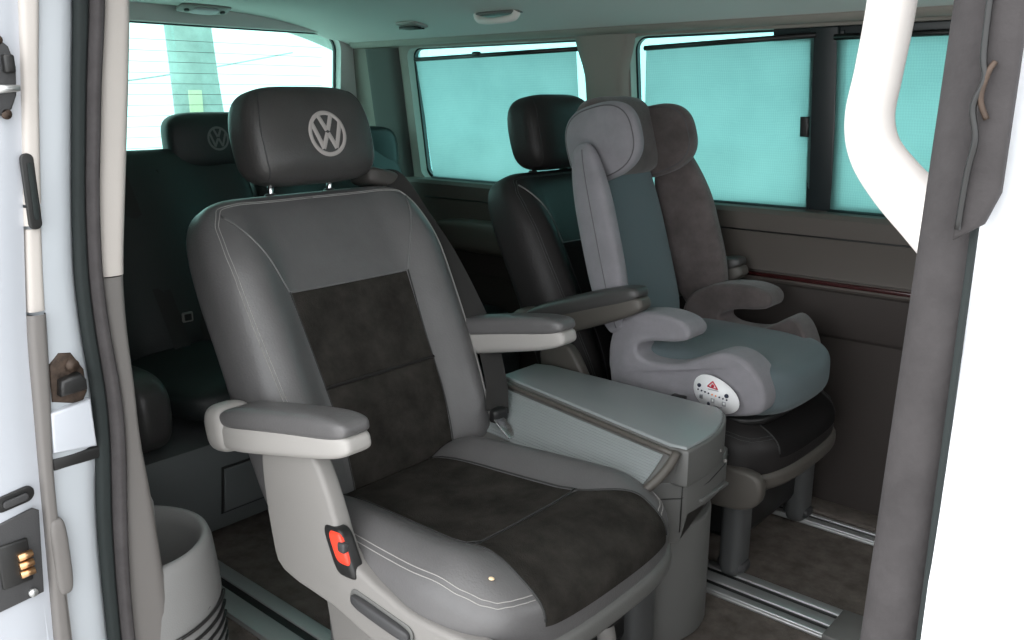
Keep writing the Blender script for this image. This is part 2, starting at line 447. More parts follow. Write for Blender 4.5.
# back wall with rear window
def rear(u, v, w_): return (-2.70 + 0.10 * (v - 0.9) + w_, u, v)
me = plate([(-0.84, -0.02), (0.80, -0.02), (0.80, 0.8), (0.76, 1.37), (-0.84, 1.37)], [rrect(-0.66, 0.675, 0.80, 1.305, 0.06)], rear, 0.03)
tag(link_mesh('wall_back', me, M['headliner'], smooth=False), kind=S_)
w1 = tag(empty('window_1', (-2.7, 0, 0.8)), kind=S_)
inv1 = lambda me: [setattr(v, 'co', v.co - Vector((-2.7, 0, 0.8))) for v in me.vertices] and me
me = plate(rrect(-0.68, 0.70, 0.78, 1.32, 0.06), [], lambda u, v, w_: rear(u, v, w_ - 0.03), 0.003); inv1(me)
link_mesh('glass_pane', me, M['glass_rear'], w1, smooth=False)
me = plate(rrect(-0.68, 0.70, 0.78, 1.32, 0.06), [rrect(-0.655, 0.668, 0.805, 1.30, 0.055)], lambda u, v, w_: rear(u, v, w_ - 0.02), 0.01); inv1(me)
link_mesh('window_frame', me, M['frame_black'], w1, smooth=False)
for k in range(13):
    z = 0.86 + k * 0.033
    me = tube([rear(-0.62, z, -0.026), rear(0.62, z, -0.026)], 0.0007, 6); inv1(me)
    link_mesh('heating_wire', me, M['plastic_dk'], w1)

# right wall behind the door opening
tag(link_mesh('wall_right', box(-2.74, -1.36, -0.875, -0.835, -0.02, 1.32, 0.0), M['wall_lo'], smooth=False), kind=S_)
# right side in front of the opening: B pillar outer skin, white paint
def skin(u, v):
    z = -0.5 + 1.86 * v
    y = -0.905 + 0.10 * max(0, z - 0.85) ** 1.0 * 0.6
    x = -0.120 + 0.9 * u
    return (x, y - 0.012 * min(1, u * 22) , z)
me = surf(skin, [0, 0.004, 0.01, 0.02, 0.03, 0.045, 0.1, 0.3, 1.0], lin(0, 1, 20))
tag(link_mesh('trim_8', me, M['paint']), kind=S_)
tag(link_mesh('trim_9', box(-0.115, 0.78, -0.89, -0.80, -0.1, 1.33, 0.01), M['trim_grey']), kind=S_)

tag(link_mesh('wall_front_light_block', box(0.75, 0.80, -0.86, 0.80, -0.05, 0.80, 0.01), M['wall_lo']), kind=S_)  # added out of view to cut light from the open front
tag(link_mesh('wall_right_header', box(-1.42, 0.78, -0.90, -0.82, 1.33, 1.44, 0.02), M['paint']), kind=S_)
# ================================================================== left door jamb, seals, sliding door
Z = [1.42, 1.205, 1.105, 0.945, 0.84, 0.76, 0.655, 0.58, 0.47, 0.37, 0.27, 0.10, -0.1]
def ybnd(vals): # vals at the 10 measured heights, extended up and down
    v = [vals[0] + (vals[0] - vals[1]) * 1.2] + list(vals) + [vals[-1] + (vals[-1] - vals[-2]) * 0.6, vals[-1]]
    return list(zip(Z, v))
def sm(tab, z):
    # smooth interpolation over descending z
    t = sorted(tab); return interp(t, z)
def strip(name, yl, yr, x, depth, m, z0=-0.1, z1=1.42, crown=0.004, parent=None, n=60, thing=False):
    L, Rr = ybnd(yl), ybnd(yr)
    def f(u, v):
        z = z0 + (z1 - z0) * v
        a = sum(sm(L, z + d) for d in (-0.03, -0.015, 0, 0.015, 0.03)) / 5; b = sum(sm(Rr, z + d) for d in (-0.03, -0.015, 0, 0.015, 0.03)) / 5
        # u: 0..1 left face, 1..2 front, 2..3 right face
        if u < 1: return (x - depth * (1 - u), a, z)
        if u <= 2:
            k = u - 1; c = 1 - abs(2 * k - 1) ** 4
            return (x + crown * c - (0.0 if 0.02 < k < 0.98 else 0), a + (b - a) * k, z)
        return (x - depth * (u - 2), b, z)
    us = [0, 1] + [1 + i / 10 for i in range(1, 10)] + [2, 3]
    me = surf(f, us, lin(0, 1, n))
    bm = bmesh.new(); bm.from_mesh(me)
    bmesh.ops.holes_fill(bm, edges=bm.edges[:], sides=0); bm.to_mesh(me); bm.free()
    o = link_mesh(name, me, m, parent, angle=50)
    return o
yA = (-0.947, -0.957, -0.975, -0.986, -0.994, -0.999, -1.003, -1.008, -1.013, -1.018)
yB = (-0.924, -0.938, -0.955, -0.965, -0.970, -0.978, -0.986, -0.990, -0.993, -0.994)
yB2 = (-0.905, -0.919, -0.937, -0.948, -0.952, -0.961, -0.969, -0.973, -0.977, -0.978)
yC = (-0.874, -0.888, -0.908, -0.918, -0.918, -0.914, -0.918, -0.930, -0.934, -0.936)
yC2 = (-0.864, -0.878, -0.898, -0.908, -0.908, -0.904, -0.908, -0.920, -0.924, -0.926)
ySm = (-0.857, -0.873, -0.894, -0.902, -0.902, -0.897, -0.900, -0.911, -0.917, -0.920)
yD = (-0.840, -0.857, -0.879, -0.887, -0.886, -0.879, -0.881, -0.892, -0.900, -0.903)
yD2 = (-0.836, -0.852, -0.874, -0.883, -0.882, -0.875, -0.876, -0.888, -0.895, -0.899)
yE = (-0.798, -0.811, -0.834, -0.849, -0.853, -0.851, -0.852, -0.844, -0.840, -0.835)
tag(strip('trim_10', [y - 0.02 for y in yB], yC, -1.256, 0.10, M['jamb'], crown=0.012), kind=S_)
tag(strip('trim_11', [y - 0.001 for y in yC], ySm, -1.246, 0.06, M['rubber_dk'], crown=0.006), kind=S_)
tag(strip('trim_12', ySm, yD, -1.238, 0.06, M['rubber'], crown=0.012), kind=S_)
tag(strip('trim_13', yD2, yE, -1.252, 0.12, M['plastic_beige'], z0=0.832, crown=0.008), kind=S_)
tag(strip('trim_14', yD2, yE, -1.254, 0.12, M['strip_grey'], z0=-0.02, z1=0.83, crown=0.008), kind=S_)

# sliding door pushed back, seen on its leading edge
door = tag(empty('door_1', (-1.24, -1.0, 0.0)), kind=S_)
def dchild(name, me_or_o, m=None, **k):
    o = me_or_o if isinstance(me_or_o, bpy.types.Object) else link_mesh(name, me_or_o, m, door, **k)
    o.parent = door
    for v in o.data.vertices: v.co -= Vector((-1.24, -1.0, 0.0))
    return o
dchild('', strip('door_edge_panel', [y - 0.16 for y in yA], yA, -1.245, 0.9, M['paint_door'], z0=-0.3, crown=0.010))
dchild('', strip('door_inner_trim', yA, yB, -1.238, 0.5, M['plastic_beige'], z0=0.945, crown=0.004))
dchild('', strip('door_trim_step', [y + 0.003 for y in yA], [y + 0.001 for y in yB], -1.243, 0.5, M['plastic_beige'], z0=0.80, z1=0.912, crown=0.003))
dchild('', strip('door_trim_clip', yA, yB, -1.239, 0.5, M['plastic_beige'], z0=0.917, z1=0.941, crown=0.003))
dchild('', strip('door_lower_trim', yA, yB, -1.238, 0.5, M['strip_grey'], z0=-0.3, z1=0.797, crown=0.006))
# dark slot in the strip
me = prism(rrect(-0.975, -0.958, 0.912, 1.012, 0.008, 5), 0.006, lambda u, v, w_: (-1.239 + w_, u, v), 0.002)
dchild('slot_surround', me, M['black'])
me = prism(rrect(-0.968, -0.962, 0.925, 1.000, 0.003, 4), 0.003, lambda u, v, w_: (-1.233 + w_, u, v), 0.001)
dchild('slot_insert', me, M['rubber_dk'])
# latch mechanism
me = prism([(-1.03, 1.165), (-0.99, 1.16), (-0.972, 1.145), (-0.966, 1.12), (-0.970, 1.085), (-0.978, 1.068), (-0.99, 1.06), (-1.03, 1.06)], 0.008, lambda u, v, w_: (-1.236 + w_, u, v), 0.003)
lat = dchild('door_latch', me, M['plastic_dk'])
def sub(name, me, m, par):
    o = link_mesh(name, me, m, par)
    for v in o.data.vertices: v.co -= Vector((-1.24, -1.0, 0.0))
    return o
sub('latch_tongue', box(-1.232, -1.218, -0.983, -0.970, 1.112, 1.135, 0.003), M['black'], lat)
sub('latch_bolt', tube([(-1.225, -1.0, 1.092), (-1.222, -0.968, 1.094)], [0.006, 0.004], 12), M['alu'], lat)
for (yy, zz) in ((-0.984, 1.152), (-0.985, 1.062)):
    sub('screw', lathe([(0.0001, 0), (0.006, 0.0), (0.007, -0.002)], 0, 0, 14), M['rust'], lat)
    so = lat.children[-1] if len(lat.children) else None
    so = [k for k in bpy.data.objects if k.parent == lat][-1]
for i, so in enumerate([k for k in bpy.data.objects if k.parent == lat and k.name.startswith('screw')]):
    for v in so.data.vertices:
        c = v.co + Vector((-1.24, -1.0, 0))
        v.co = Vector((-1.228 + c.z, c.x, c.y)) + Vector((0, (-0.984, -0.985)[i], (1.152, 1.062)[i])) - Vector((-1.24, -1.0, 0))
# small oval plate
me = prism(rrect(-1.068, -1.016, 0.537, 0.560, 0.011, 6), 0.006, lambda u, v, w_: (-1.238 + w_, u, v + (u + 1.04) * 0.12), 0.002)
pl = dchild('oval_grommet', me, M['black'])
sub('grommet_slot', prism(rrect(-1.058, -1.026, 0.543, 0.553, 0.004, 5), 0.004, lambda u, v, w_: (-1.231 + w_, u, v + (u + 1.04) * 0.12), 0.001), M['plastic_dk'], pl)
# contact block with brass pins
me = prism([(-1.09, 0.392), (-1.023, 0.398), (-1.014, 0.522), (-1.022, 0.528), (-1.09, 0.515)], 0.006, lambda u, v, w_: (-1.237 + w_, u, v), 0.002)
cb = dchild('contact_block', me, M['plastic_dk'])
sub('contact_recess', box(-1.233, -1.226, -1.075, -1.035, 0.425, 0.49, 0.003), M['black'], cb)
for k in range(3):
    sub('brass_contact', tube([(-1.222, -1.052, 0.441 + 0.013 * k), (-1.222, -1.034, 0.442 + 0.013 * k)], 0.0055, 12), M['brass'], cb)
sub('contact_screw', tube([(-1.232, -1.038, 0.405), (-1.226, -1.038, 0.405)], 0.006, 12), M['alu'], cb)

# striker + hinge bracket on the jamb
st = tag(empty('door_striker', (-1.285, -0.94, 0.66)), 'rusty black door striker bolted to the white jamb', 'striker')
def at(me, par, m, name, **k):
    for v in me.vertices: v.co -= Vector(par.location)
    return link_mesh(name, me, m, par, **k)
at(prism([(-0.962, 0.668), (-0.960, 0.722), (-0.945, 0.737), (-0.928, 0.734), (-0.913, 0.705), (-0.912, 0.672), (-0.922, 0.655)], 0.014, lambda u, v, w_: (-1.256 + w_, u - 0.012, v), 0.004), st, M['rust'], 'striker_plate')
at(prism([(-0.955, 0.678), (-0.952, 0.700), (-0.925, 0.706), (-0.918, 0.695), (-0.918, 0.680)], 0.02, lambda u, v, w_: (-1.244 + w_, u - 0.012, v), 0.004), st, M['black'], 'striker_loop')
at(tube([(-1.25, -0.942, 0.716), (-1.236, -0.942, 0.716)], 0.009, 14), st, M['rust'], 'bolt')
br = tag(link_mesh('hinge_bracket', prism([(-0.972, 0.597), (-0.969, 0.656), (-0.913, 0.662), (-0.912, 0.590)], 0.03, lambda u, v, w_: (-1.262 + w_, u - 0.012, v), 0.004), M['paint_door'], angle=40),
         'white painted metal bracket under the rusty striker', 'bracket')
tag(link_mesh('trim_15', box(-1.27, -1.243, -0.985, -0.90, 0.566, 0.586, 0.004), M['black']), kind=S_)
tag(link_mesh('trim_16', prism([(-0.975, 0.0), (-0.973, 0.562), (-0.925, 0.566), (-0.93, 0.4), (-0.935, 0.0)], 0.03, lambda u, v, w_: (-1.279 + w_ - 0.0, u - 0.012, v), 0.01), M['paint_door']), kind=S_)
# grey bumper pad on jamb
tag(link_mesh('bump_stop', superbox(0.010, 0.012, 0.06, 3, 4, lambda x, y, z: (x - 1.237, y - 0.993, z + 0.44), 12), M['strip_grey']), 'slim grey rubber stop beside the door edge, low on the jamb', 'bump stop')

# right pillar seal (grey bar)
def bar(u, v):
    z = -0.3 + 1.75 * v
    a = math.pi * (u * 1.25 - 0.25)
    cx, cy = -0.139 + 0.028 * (z - 0.75), -0.885
    return (cx - 0.019 * math.cos(a) , cy - 0.014 * math.sin(a), z)
tag(link_mesh('trim_17', surf(bar, lin(0, 1, 22), lin(0, 1, 30)), M['rubber']), kind=S_)
tag(link_mesh('trim_18', tube([(-0.1185, -0.904, -0.3), (-0.1185, -0.904, 0.85), (-0.119, -0.896, 1.4)], 0.0022, 8), M['rubber_dk']), kind=S_)
# dark door lock strip on the pillar
lk = tag(empty('pillar_lock_plate', (-0.11, -0.915, 1.0)), 'dark grey lock plate and loop on the white front pillar', 'lock plate')
at(prism([(-0.126, 1.008), (-0.112, 1.018), (-0.106, 1.035), (-0.104, 1.30), (-0.122, 1.30), (-0.1225, 1.07)], 0.010, lambda u, v, w_: (u, -0.907 - w_, v), 0.003), lk, M['rubber'], 'cover_plate')
at(tube([(-0.1215, -0.919, 1.15), (-0.121, -0.920, 1.105), (-0.1185, -0.921, 1.092), (-0.1225, -0.921, 1.078), (-0.1195, -0.921, 1.062), (-0.1215, -0.920, 1.045), (-0.123, -0.919, 1.015)], 0.0017, 8, smooth=5), lk, M['black'], 'edge_gasket')
at(tube([(-0.116, -0.919, 1.072), (-0.1195, -0.921, 1.082), (-0.1175, -0.921, 1.095), (-0.1155, -0.919, 1.10)], 0.0015, 8, smooth=5), lk, M['rust'], 'loop')

# ivory grab handle on the inside of the pillar
gh = tag(empty('grab_handle', (-0.21, -0.80, 1.1)), 'thick ivory grab handle curving to the front door pillar', 'handle')
at(tube([(-0.203, -0.80, 1.32), (-0.205, -0.80, 1.24), (-0.209, -0.80, 1.145), (-0.213, -0.80, 1.10), (-0.216, -0.80, 1.070), (-0.210, -0.80, 1.047), (-0.192, -0.803, 1.026), (-0.167, -0.81, 1.006), (-0.13, -0.83, 0.98)],
        [0.0155, 0.0155, 0.0155, 0.0155, 0.016, 0.017, 0.0185, 0.020, 0.022], 20, smooth=8), gh, M['handle_white'], 'grip')

# ================================================================== sunshades (roller blinds)
def blind(name, x0, x1, z0, z1, dzb, label, skew0=0, skew1=0, knob=None):
    t = tag(empty(name, (x0, 0.79, z0)), label, 'sunshade', 'mesh sunshades on the side windows')
    inv = Vector((x0, 0.79, z0))
    def f(u, v):
        x = (x0 + skew0 * (1 - v)) * (1 - u) + (x1 + skew1 * (1 - v)) * u
        z = z0 + (z1 + dzb * (u - 0.5) - z0) * v
        b = 0.004 * math.sin(u * 9 + v * 3) * v * (1 - v) * 2
        return Vector((x, 0.785 - 0.13 * (z - 0.79) + 0.012 + b, z)) - inv
    link_mesh('mesh_fabric', surf(f, lin(0, 1, 24), lin(0, 1, 12)), M['shade'], t)
    a, b = f(0, 1), f(1, 1)
    link_mesh('top_bar', tube([a + Vector((-0.005, 0, 0)), b + Vector((0.005, 0, 0))], 0.007, 10), M['black'], t)
    c, d = f(0, 0), f(1, 0)
    link_mesh('roller_case', tube([c + Vector((0, -0.005, 0)), d + Vector((0, -0.005, 0))], 0.010, 10), M['frame_black'], t)
    if knob is not None:
        k = a.lerp(b, knob)
        link_mesh('pull_knob', superbox(0.018, 0.008, 0.008, 3, 3, lambda x, y, z: (x + k.x, y + k.y - 0.004, z + k.z + 0.005), 8), M['black'], t)
    return t
blind('roller_blind', -2.325, -1.628, 0.795, 1.215, 0.012, 'teal mesh sunshade covering the rear quarter window', skew0=0.02, skew1=0.0, knob=0.42)
blind('roller_blind', -1.385, -0.905, 0.795, 1.222, 0.014, 'teal mesh sunshade on the pane behind the booster seat', skew0=-0.03)
blind('roller_blind', -0.85, -0.375, 0.795, 1.222, 0.0, 'teal mesh sunshade on the front pane, behind the ivory handle')

# ================================================================== ceiling things
dl = tag(empty('dome_light', (-2.55, 0.085, 1.325)), 'small oval dome light near the rear window', 'lamp')
dl.rotation_euler = (0, R(-16), 0); dl.location.z -= 0.008
zc = ceil_z(0, 0.085)
link_mesh('lamp_bezel', superbox(0.035, 0.085, 0.008, 4, 3, lambda x, y, z: (x, y, z + zc - 1.325), 14), M['plastic_lt'], dl)
link_mesh('lamp_lens', superbox(0.022, 0.045, 0.006, 4, 3, lambda x, y, z: (x, y, z + zc - 1.333), 10), M['label_grey'], dl)
for s in (-1, 1):
    link_mesh('lamp_button', superbox(0.008, 0.008, 0.005, 2, 3, lambda x, y, z: (x, y + s * 0.06, z + zc - 1.334), 8), M['black'], dl)
av = tag(empty('air_vent', (-2.15, 0.565, 1.28)), 'slotted air vent in the ceiling above the rear pillar', 'vent')
zc = ceil_z(0, 0.565)
link_mesh('vent_frame', superbox(0.05, 0.035, 0.006, 5, 3, lambda x, y, z: (x, y, z + zc - 1.283 - 0.29 * 0.6 * y), 12), M['arm_lt'], av)
for k in range(4):
    link_mesh('vent_slot', box(-0.036, 0.036, -0.022 + k * 0.013, -0.017 + k * 0.013, zc - 1.296, zc - 1.288, 0.001), M['black'], av)
ch = tag(empty('ceiling_handle', (-1.745, 0.52, 1.29)), 'pale fold-down handle on the ceiling over the rear side window', 'handle')
zc = ceil_z(0, 0.52)
link_mesh('grip', tube([(-0.075, 0, zc - 1.292), (-0.062, -0.004, zc - 1.308), (0, -0.010, zc - 1.314), (0.062, -0.004, zc - 1.308), (0.075, 0, zc - 1.292)], [0.013, 0.011, 0.009, 0.011, 0.013], 12, smooth=6), M['handle_white'], ch)
link_mesh('handle_base', superbox(0.085, 0.022, 0.006, 4, 3, lambda x, y, z: (x, y + 0.006, z + zc - 1.292), 12), M['plastic_md'], ch)

# ================================================================== floor rails
def rail(y0, y1, slots, label, x0=-2.2, x1=-0.55):
    t = tag(empty('floor_rail', (x0, (y0 + y1) / 2, 0)), label, 'rail', 'aluminium seat rails in the floor')
    yc = (y0 + y1) / 2
    prof = []
    # base and ridges
    link_mesh('rail_base', box(0, x1 - x0, y0 - yc, y1 - yc, 0.0, 0.008, 0.002), M['alu'], t)
    edges = [y0] + [e for s in slots for e in s] + [y1]
    for a, b in zip(edges[0::2], edges[1::2]):
        link_mesh('rail_ridge', box(0, x1 - x0, a - yc + 0.0005, b - yc - 0.0005, 0.006, 0.014, 0.0015), M['alu'], t)
    for a, b in slots:
        link_mesh('rail_slot', box(0, x1 - x0, a - yc, b - yc, 0.008, 0.010, 0), M['black'], t, smooth=False)
    link_mesh('end_cap', box(x1 - x0 - 0.002, x1 - x0 + 0.07, y0 - yc - 0.004, y1 - yc + 0.004, 0.0, 0.015, 0.004), M['plastic_md'], t)
    return t
rail(0.185, 0.300, [(0.207, 0.223), (0.257, 0.273)], 'double-slot aluminium floor rail between the console and the booster seat')
rail(0.645, 0.695, [(0.668, 0.682)], 'single-slot aluminium floor rail along the far side panel')
rail(-0.575, -0.470, [(-0.525, -0.505)], 'aluminium floor rail beside the cup holder bin, nearest the door')

# ================================================================== CAPTAIN SEAT
RB = R(25)
T_ = Vector((-math.sin(RB), 0, math.cos(RB))); N_ = Vector((math.cos(RB), 0, math.sin(RB))); Y_ = Vector((0, 1, 0))
BC = Vector((-1.413, 0.018, 0.579))
def grad(a, b, c, A, B, Cc, p, q, ea, eb, ec):
    R_ = abs(a) ** p + abs(b) ** p
    k = R_ ** (q / p - 1) if R_ > 1e-9 else 0
    ga = k * abs(a) ** (p - 1) * (1 if a > 0 else -1) / A; gb = k * abs(b) ** (p - 1) * (1 if b > 0 else -1) / B; gc = abs(c) ** (q - 1) / Cc
    v = ea * ga + eb * gb + ec * gc
    return v.normalized() if v.length > 1e-9 else ec
BW, BH, BD, BP, BQ = 0.294, 0.338, 0.070, 7.0, 3.4
def back_warp(s, t, n):
    a = s / BW; b = t / BH
    wf = 1.0 - 0.035 * sstep(0.35, 1.0, b) - 0.04 * (sstep(0.0, 1.0, -b)) - 0.02 * (1 - b * b)
    nn = n
    if n > 0:
        k = min(1.0, n / BD)
        g = 0.052 * sstep(0.46, 0.80, abs(a)) * (1 - 0.55 * sstep(0.45, 0.95, b)) * k
        g += -0.006 * (1 - sstep(0.2, 0.6, abs(a))) * k
        g += 0.010 * math.exp(-((b + 0.45) / 0.3) ** 2) * (1 - sstep(0.4, 0.6, abs(a))) * k
        nn = n + g
    else:
        nn = n * (1.0 + 0.25 * (b < 0) * abs(b))
    nn -= 0.012 * b * b
    return BC + Y_ * (s * wf) + T_ * t + N_ * nn
def back_at(a, b, off=0.0):
    r = min(0.9999, (abs(a) ** BP + abs(b) ** BP) ** (1 / BP))
    n = BD * (1 - r ** BQ) ** (1 / BQ)
    return back_warp(a * BW, b * BH, n + 0) + grad(a, b, n / BD, BW, BH, BD, BP, BQ, Y_, T_, N_) * off

CW, CL, CH, CP, CQ = 0.270, 0.292, 0.074, 6.0, 3.5
CC = Vector((-0.988, -0.036, 0.301))
def cush_warp(s, l, n):
    a = s / CW; b = l / CL
    wf = 0.90 + 0.10 * sstep(-1, 0.5, b)
    nn = n
    if n > 0:
        k = min(1.0, n / CH)
        g = 0.044 * sstep(0.44, 0.80, abs(a)) * (1 - 0.6 * sstep(0.45, 0.98, b)) * k
        g += -0.012 * (1 - sstep(0.2, 0.62, abs(a))) * math.exp(-((b + 0.15) / 0.5) ** 2) * k
        g += 0.012 * sstep(0.2, 0.6, b) * (1 - sstep(0.7, 1.0, b)) * (1 - sstep(0.5, 0.9, abs(a))) * k
        nn = n + g
    x = l - 0.032 * sstep(0.2, 1, b) * abs(a) ** 2.5
    return CC + Vector((x, s * wf, nn + 0.012 * b))
def cush_at(a, b, off=0.0):
    r = min(0.9999, (abs(a) ** CP + abs(b) ** CP) ** (1 / CP))
    n = CH * (1 - r ** CQ) ** (1 / CQ)
    p = cush_warp(a * CW, b * CL, n)
    return p + grad(a, b, n / CH, CW, CL, CH, CP, CQ, Vector((0, 1, 0)), Vector((1, 0, 0)), Vector((0, 0, 1))) * off
    e = 0.004
    def q(a_, b_):
        r_ = min(0.9999, (abs(a_) ** CP + abs(b_) ** CP) ** (1 / CP)); return cush_warp(a_ * CW, b_ * CL, CH * (1 - r_ ** CQ) ** (1 / CQ))
    nr = (q(a, b + e) - q(a, b - e)).cross(q(a - e, b) - q(a + e, b))
    if nr.length > 0: nr.normalize()
    if nr.z < 0 and r < 0.9: nr = -nr
    return p + nr * off

def patch(at_fn, left, right, b0, b1, off=0.0022, nu=26, nv=26, edge=0.05):
    """surface patch between left(b) and right(b) curves, edges tucked in"""
    def f(u, v):
        b = b0 + (b1 - b0) * v; a = left(b) + (right(b) - left(b)) * u
        d = min(u, 1 - u, v, 1 - v) / edge
        o_ = off * (1 if d > 1 else math.sqrt(max(0, 1 - (1 - d) ** 2))) * 2 - off
        return at_fn(a, b, o_)
    us = sorted(set([0, 0.01, 0.025, 0.05, 0.95, 0.975, 0.99, 1] + lin(0.05, 0.95, nu)))
    return surf(f, us, us)
def path(at_fn, ab, off, r, m_, name, par, n=10, dash=False):
    P_ = []
    for (p, q) in zip(ab, ab[1:]):
        for i in range(n): P_.append(tuple(p[k] + (q[k] - p[k]) * i / n for k in (0, 1)))
    P_.append(ab[-1])
    # smooth in ab space
    for _ in range(3):
        P_ = [P_[0]] + [tuple((P_[i - 1][k] + 2 * P_[i][k] + P_[i + 1][k]) / 4 for k in (0, 1)) for i in range(1, len(P_) - 1)] + [P_[-1]]
    return link_mesh(name, tube([at_fn(a, b, off) for a, b in P_], r, 6), m_, par)

def arm_mesh(pts2, thick, bev): ...

def make_seat(name, leather, pad_leather, label, emblem=True, plastic='plastic_lt', arm_pitch=11.0, lever=True):
    L_, LD = M[leather], M[pad_leather]; PL = M[plastic]
    t = tag(empty(name, (0, 0, 0)), label, 'seat')
    SU = M['suede'] if leather == 'leather' else M['suede_shaded']
    SM = M['stitch'] if leather == 'leather' else M['plastic_dk']
    # --- backrest
    bk = link_mesh('backrest', superbox(BW, BH, BD, BP, BQ, back_warp, 40), L_, t)
    lf = lambda b: -0.50 - 0.035 * (b + 0.4) ; rf = lambda b: 0.50 + 0.035 * (b + 0.4)
    link_mesh('backrest_upper_insert', patch(back_at, lf, rf, -0.228, 0.355), SU, bk)
    link_mesh('backrest_lower_insert', patch(back_at, lf, rf, -0.93, -0.232), SU, bk)
    for s in (-1, 1):
        path(back_at, [(s * 0.53, 0.355), (s * 0.62, 0.55), (s * 0.82, 0.86)], 0.0008, 0.0022, M['piping'], 'seam', bk)
        path(back_at, [(s * 0.53, 0.355), (s * 0.50, -0.1), (s * 0.485, -0.92)], 0.0004, 0.0016, M['stitch_dark'], 'seam', bk)
        for d in (0.0, 0.018):
            path(back_at, [(s * (0.80 + d), -0.93), (s * (0.845 + d), -0.4), (s * (0.885 + d), 0.2), (s * (0.895 + d), 0.62), (s * (0.875 + d), 0.80), (s * (0.80 + d), 0.905 + d * 0.6), (s * 0.60, 0.93 + d * 0.6), (0, 0.935 + d * 0.6)], 0.0006, 0.0008, SM, 'stitching', bk)
    path(back_at, [(-0.50, -0.230), (0, -0.230), (0.50, -0.230)], 0.0016, 0.0034, M['suede_seam'], 'seam', bk)
    path(back_at, [(-0.53, 0.358), (0, 0.355), (0.53, 0.358)], 0.0006, 0.0015, M['piping'], 'seam', bk)
    # --- headrest
    HW, HH, HD = 0.156, 0.101, 0.066
    HC = Vector((-1.556, 0.030, 1.003)); ra = R(10)
    Th = Vector((-math.sin(ra), 0, math.cos(ra))); Nh = Vector((math.cos(ra), 0, math.sin(ra)))
    def hw(s, u, n):
        a = s / HW; b = u / HH
        sc = 1 - 0.07 * sstep(0.0, 1.0, b)
        nn = n + (0.010 if n > 0 else -0.006) * (1 - b * b) * 0.6 + 0.008 * (-b)
        return HC + Y_ * (s * sc) + Th * u + Nh * nn
    def head_at(a, b, off=0.0):
        r = min(0.9999, (abs(a) ** 4.4 + abs(b) ** 4.4) ** (1 / 4.4)); n = HD * (1 - r ** 3.2) ** (1 / 3.2)
        return hw(a * HW, b * HH, n) + Nh * off
    hd = link_mesh('headrest', superbox(HW, HH, HD, 4.4, 3.2, hw, 30), L_ if leather != 'leather' else M['leather_dark'], t)
    for s in (-1, 1):
        path(head_at, [(s * 0.80, -0.90), (s * 0.86, -0.5), (s * 0.87, 0.2), (s * 0.84, 0.7), (s * 0.78, 0.90)], 0.0004, 0.0012, M['stitch_dark'] if leather != 'leather' else M['plastic_dk'], 'seam', hd)
    if emblem:
        er = 0.046; ec = (0.055, -0.05)
        E0 = lambda x, y, o_=0.0016: head_at(ec[0] + x * er / HW, ec[1] + y * er / HH, o_)
        ms = []
        ms.append(surf(lambda u, v: E0((0.83 + 0.19 * u) * math.cos(2 * math.pi * v), (0.83 + 0.19 * u) * math.sin(2 * math.pi * v), 0.0008 + 0.0012 * math.sin(math.pi * u)), lin(0, 1, 4), lin(0, 1, 48)))
        def stroke(p, q, wd=0.11):
            p, q = Vector(p), Vector(q); d = (q - p).normalized(); nn = Vector((-d.y, d.x)); 
            return surf(lambda u, v: E0(*(p + (q - p) * u + nn * wd * (2 * v - 1)), 0.0008 + 0.001 * math.sin(math.pi * v)), lin(0, 1, 6), lin(0, 1, 4))
        for a_, b_ in (((-0.36, 0.82), (-0.03, 0.14)), ((0.36, 0.82), (0.03, 0.14)),
                       ((-0.76, 0.46), (-0.34, -0.66)), ((-0.36, -0.66), (-0.02, 0.02)), ((0.02, 0.02), (0.36, -0.66)), ((0.34, -0.66), (0.76, 0.46))):
            ms.append(stroke(a_, b_))
        link_mesh('emblem', merge(ms), M['emblem'], hd)
    for s in (-0.075, 0.075):
        link_mesh('headrest_post', tube([(-1.565, 0.02 + s, 0.845), (-1.560, 0.02 + s, 0.93)], 0.006, 12), M['chrome'], t)
        link_mesh('post_collar', superbox(0.012, 0.013, 0.008, 2.5, 3, lambda x, y, z: (x - 1.562, y + 0.02 + s, z + 0.882), 8), M['plastic_dk'], t)
    # --- cushion
    cu = link_mesh('seat_cushion', superbox(CW, CL, CH, CP, CQ, cush_warp, 40), L_, t)
    lf = lambda b: -0.56; rf = lambda b: 0.49
    def cpatch(b0, b1):
        return patch(cush_at, lf, rf, b0, b1, off=0.003)
    link_mesh('cushion_rear_insert', cpatch(-0.90, 0.37), SU, cu)
    def cfront(u, v):
        # wraps over the front edge: param by angle on the side curve
        ex = sstep(0.0, 0.50, v)
        a = (-0.56 - 0.05 * ex) * (1 - u) + (0.49 + 0.18 * ex) * u
        bm_ = (1 - abs(a) ** CP) ** (1 / CP)
        th = v * math.pi / 2 * 0.985
        b0 = 0.38
        b = b0 + (bm_ - b0) * math.sin(th) ** 0.9
        d = min(u, 1 - u, v) / 0.05
        o_ = 0.003 * (1 if d > 1 else math.sqrt(d))
        return cush_at(a, b, o_)
    for u_ in (0, 1):
        link_mesh('seam', tube([cfront(u_, v) + Vector((0, 0, 0.0005)) for v in lin(0, 0.97, 24)], 0.0022, 6), M['stitch_dark'], cu)
    link_mesh('cushion_front_insert', surf(cfront, lin(0, 1, 40), lin(0, 1, 40)), SU, cu)
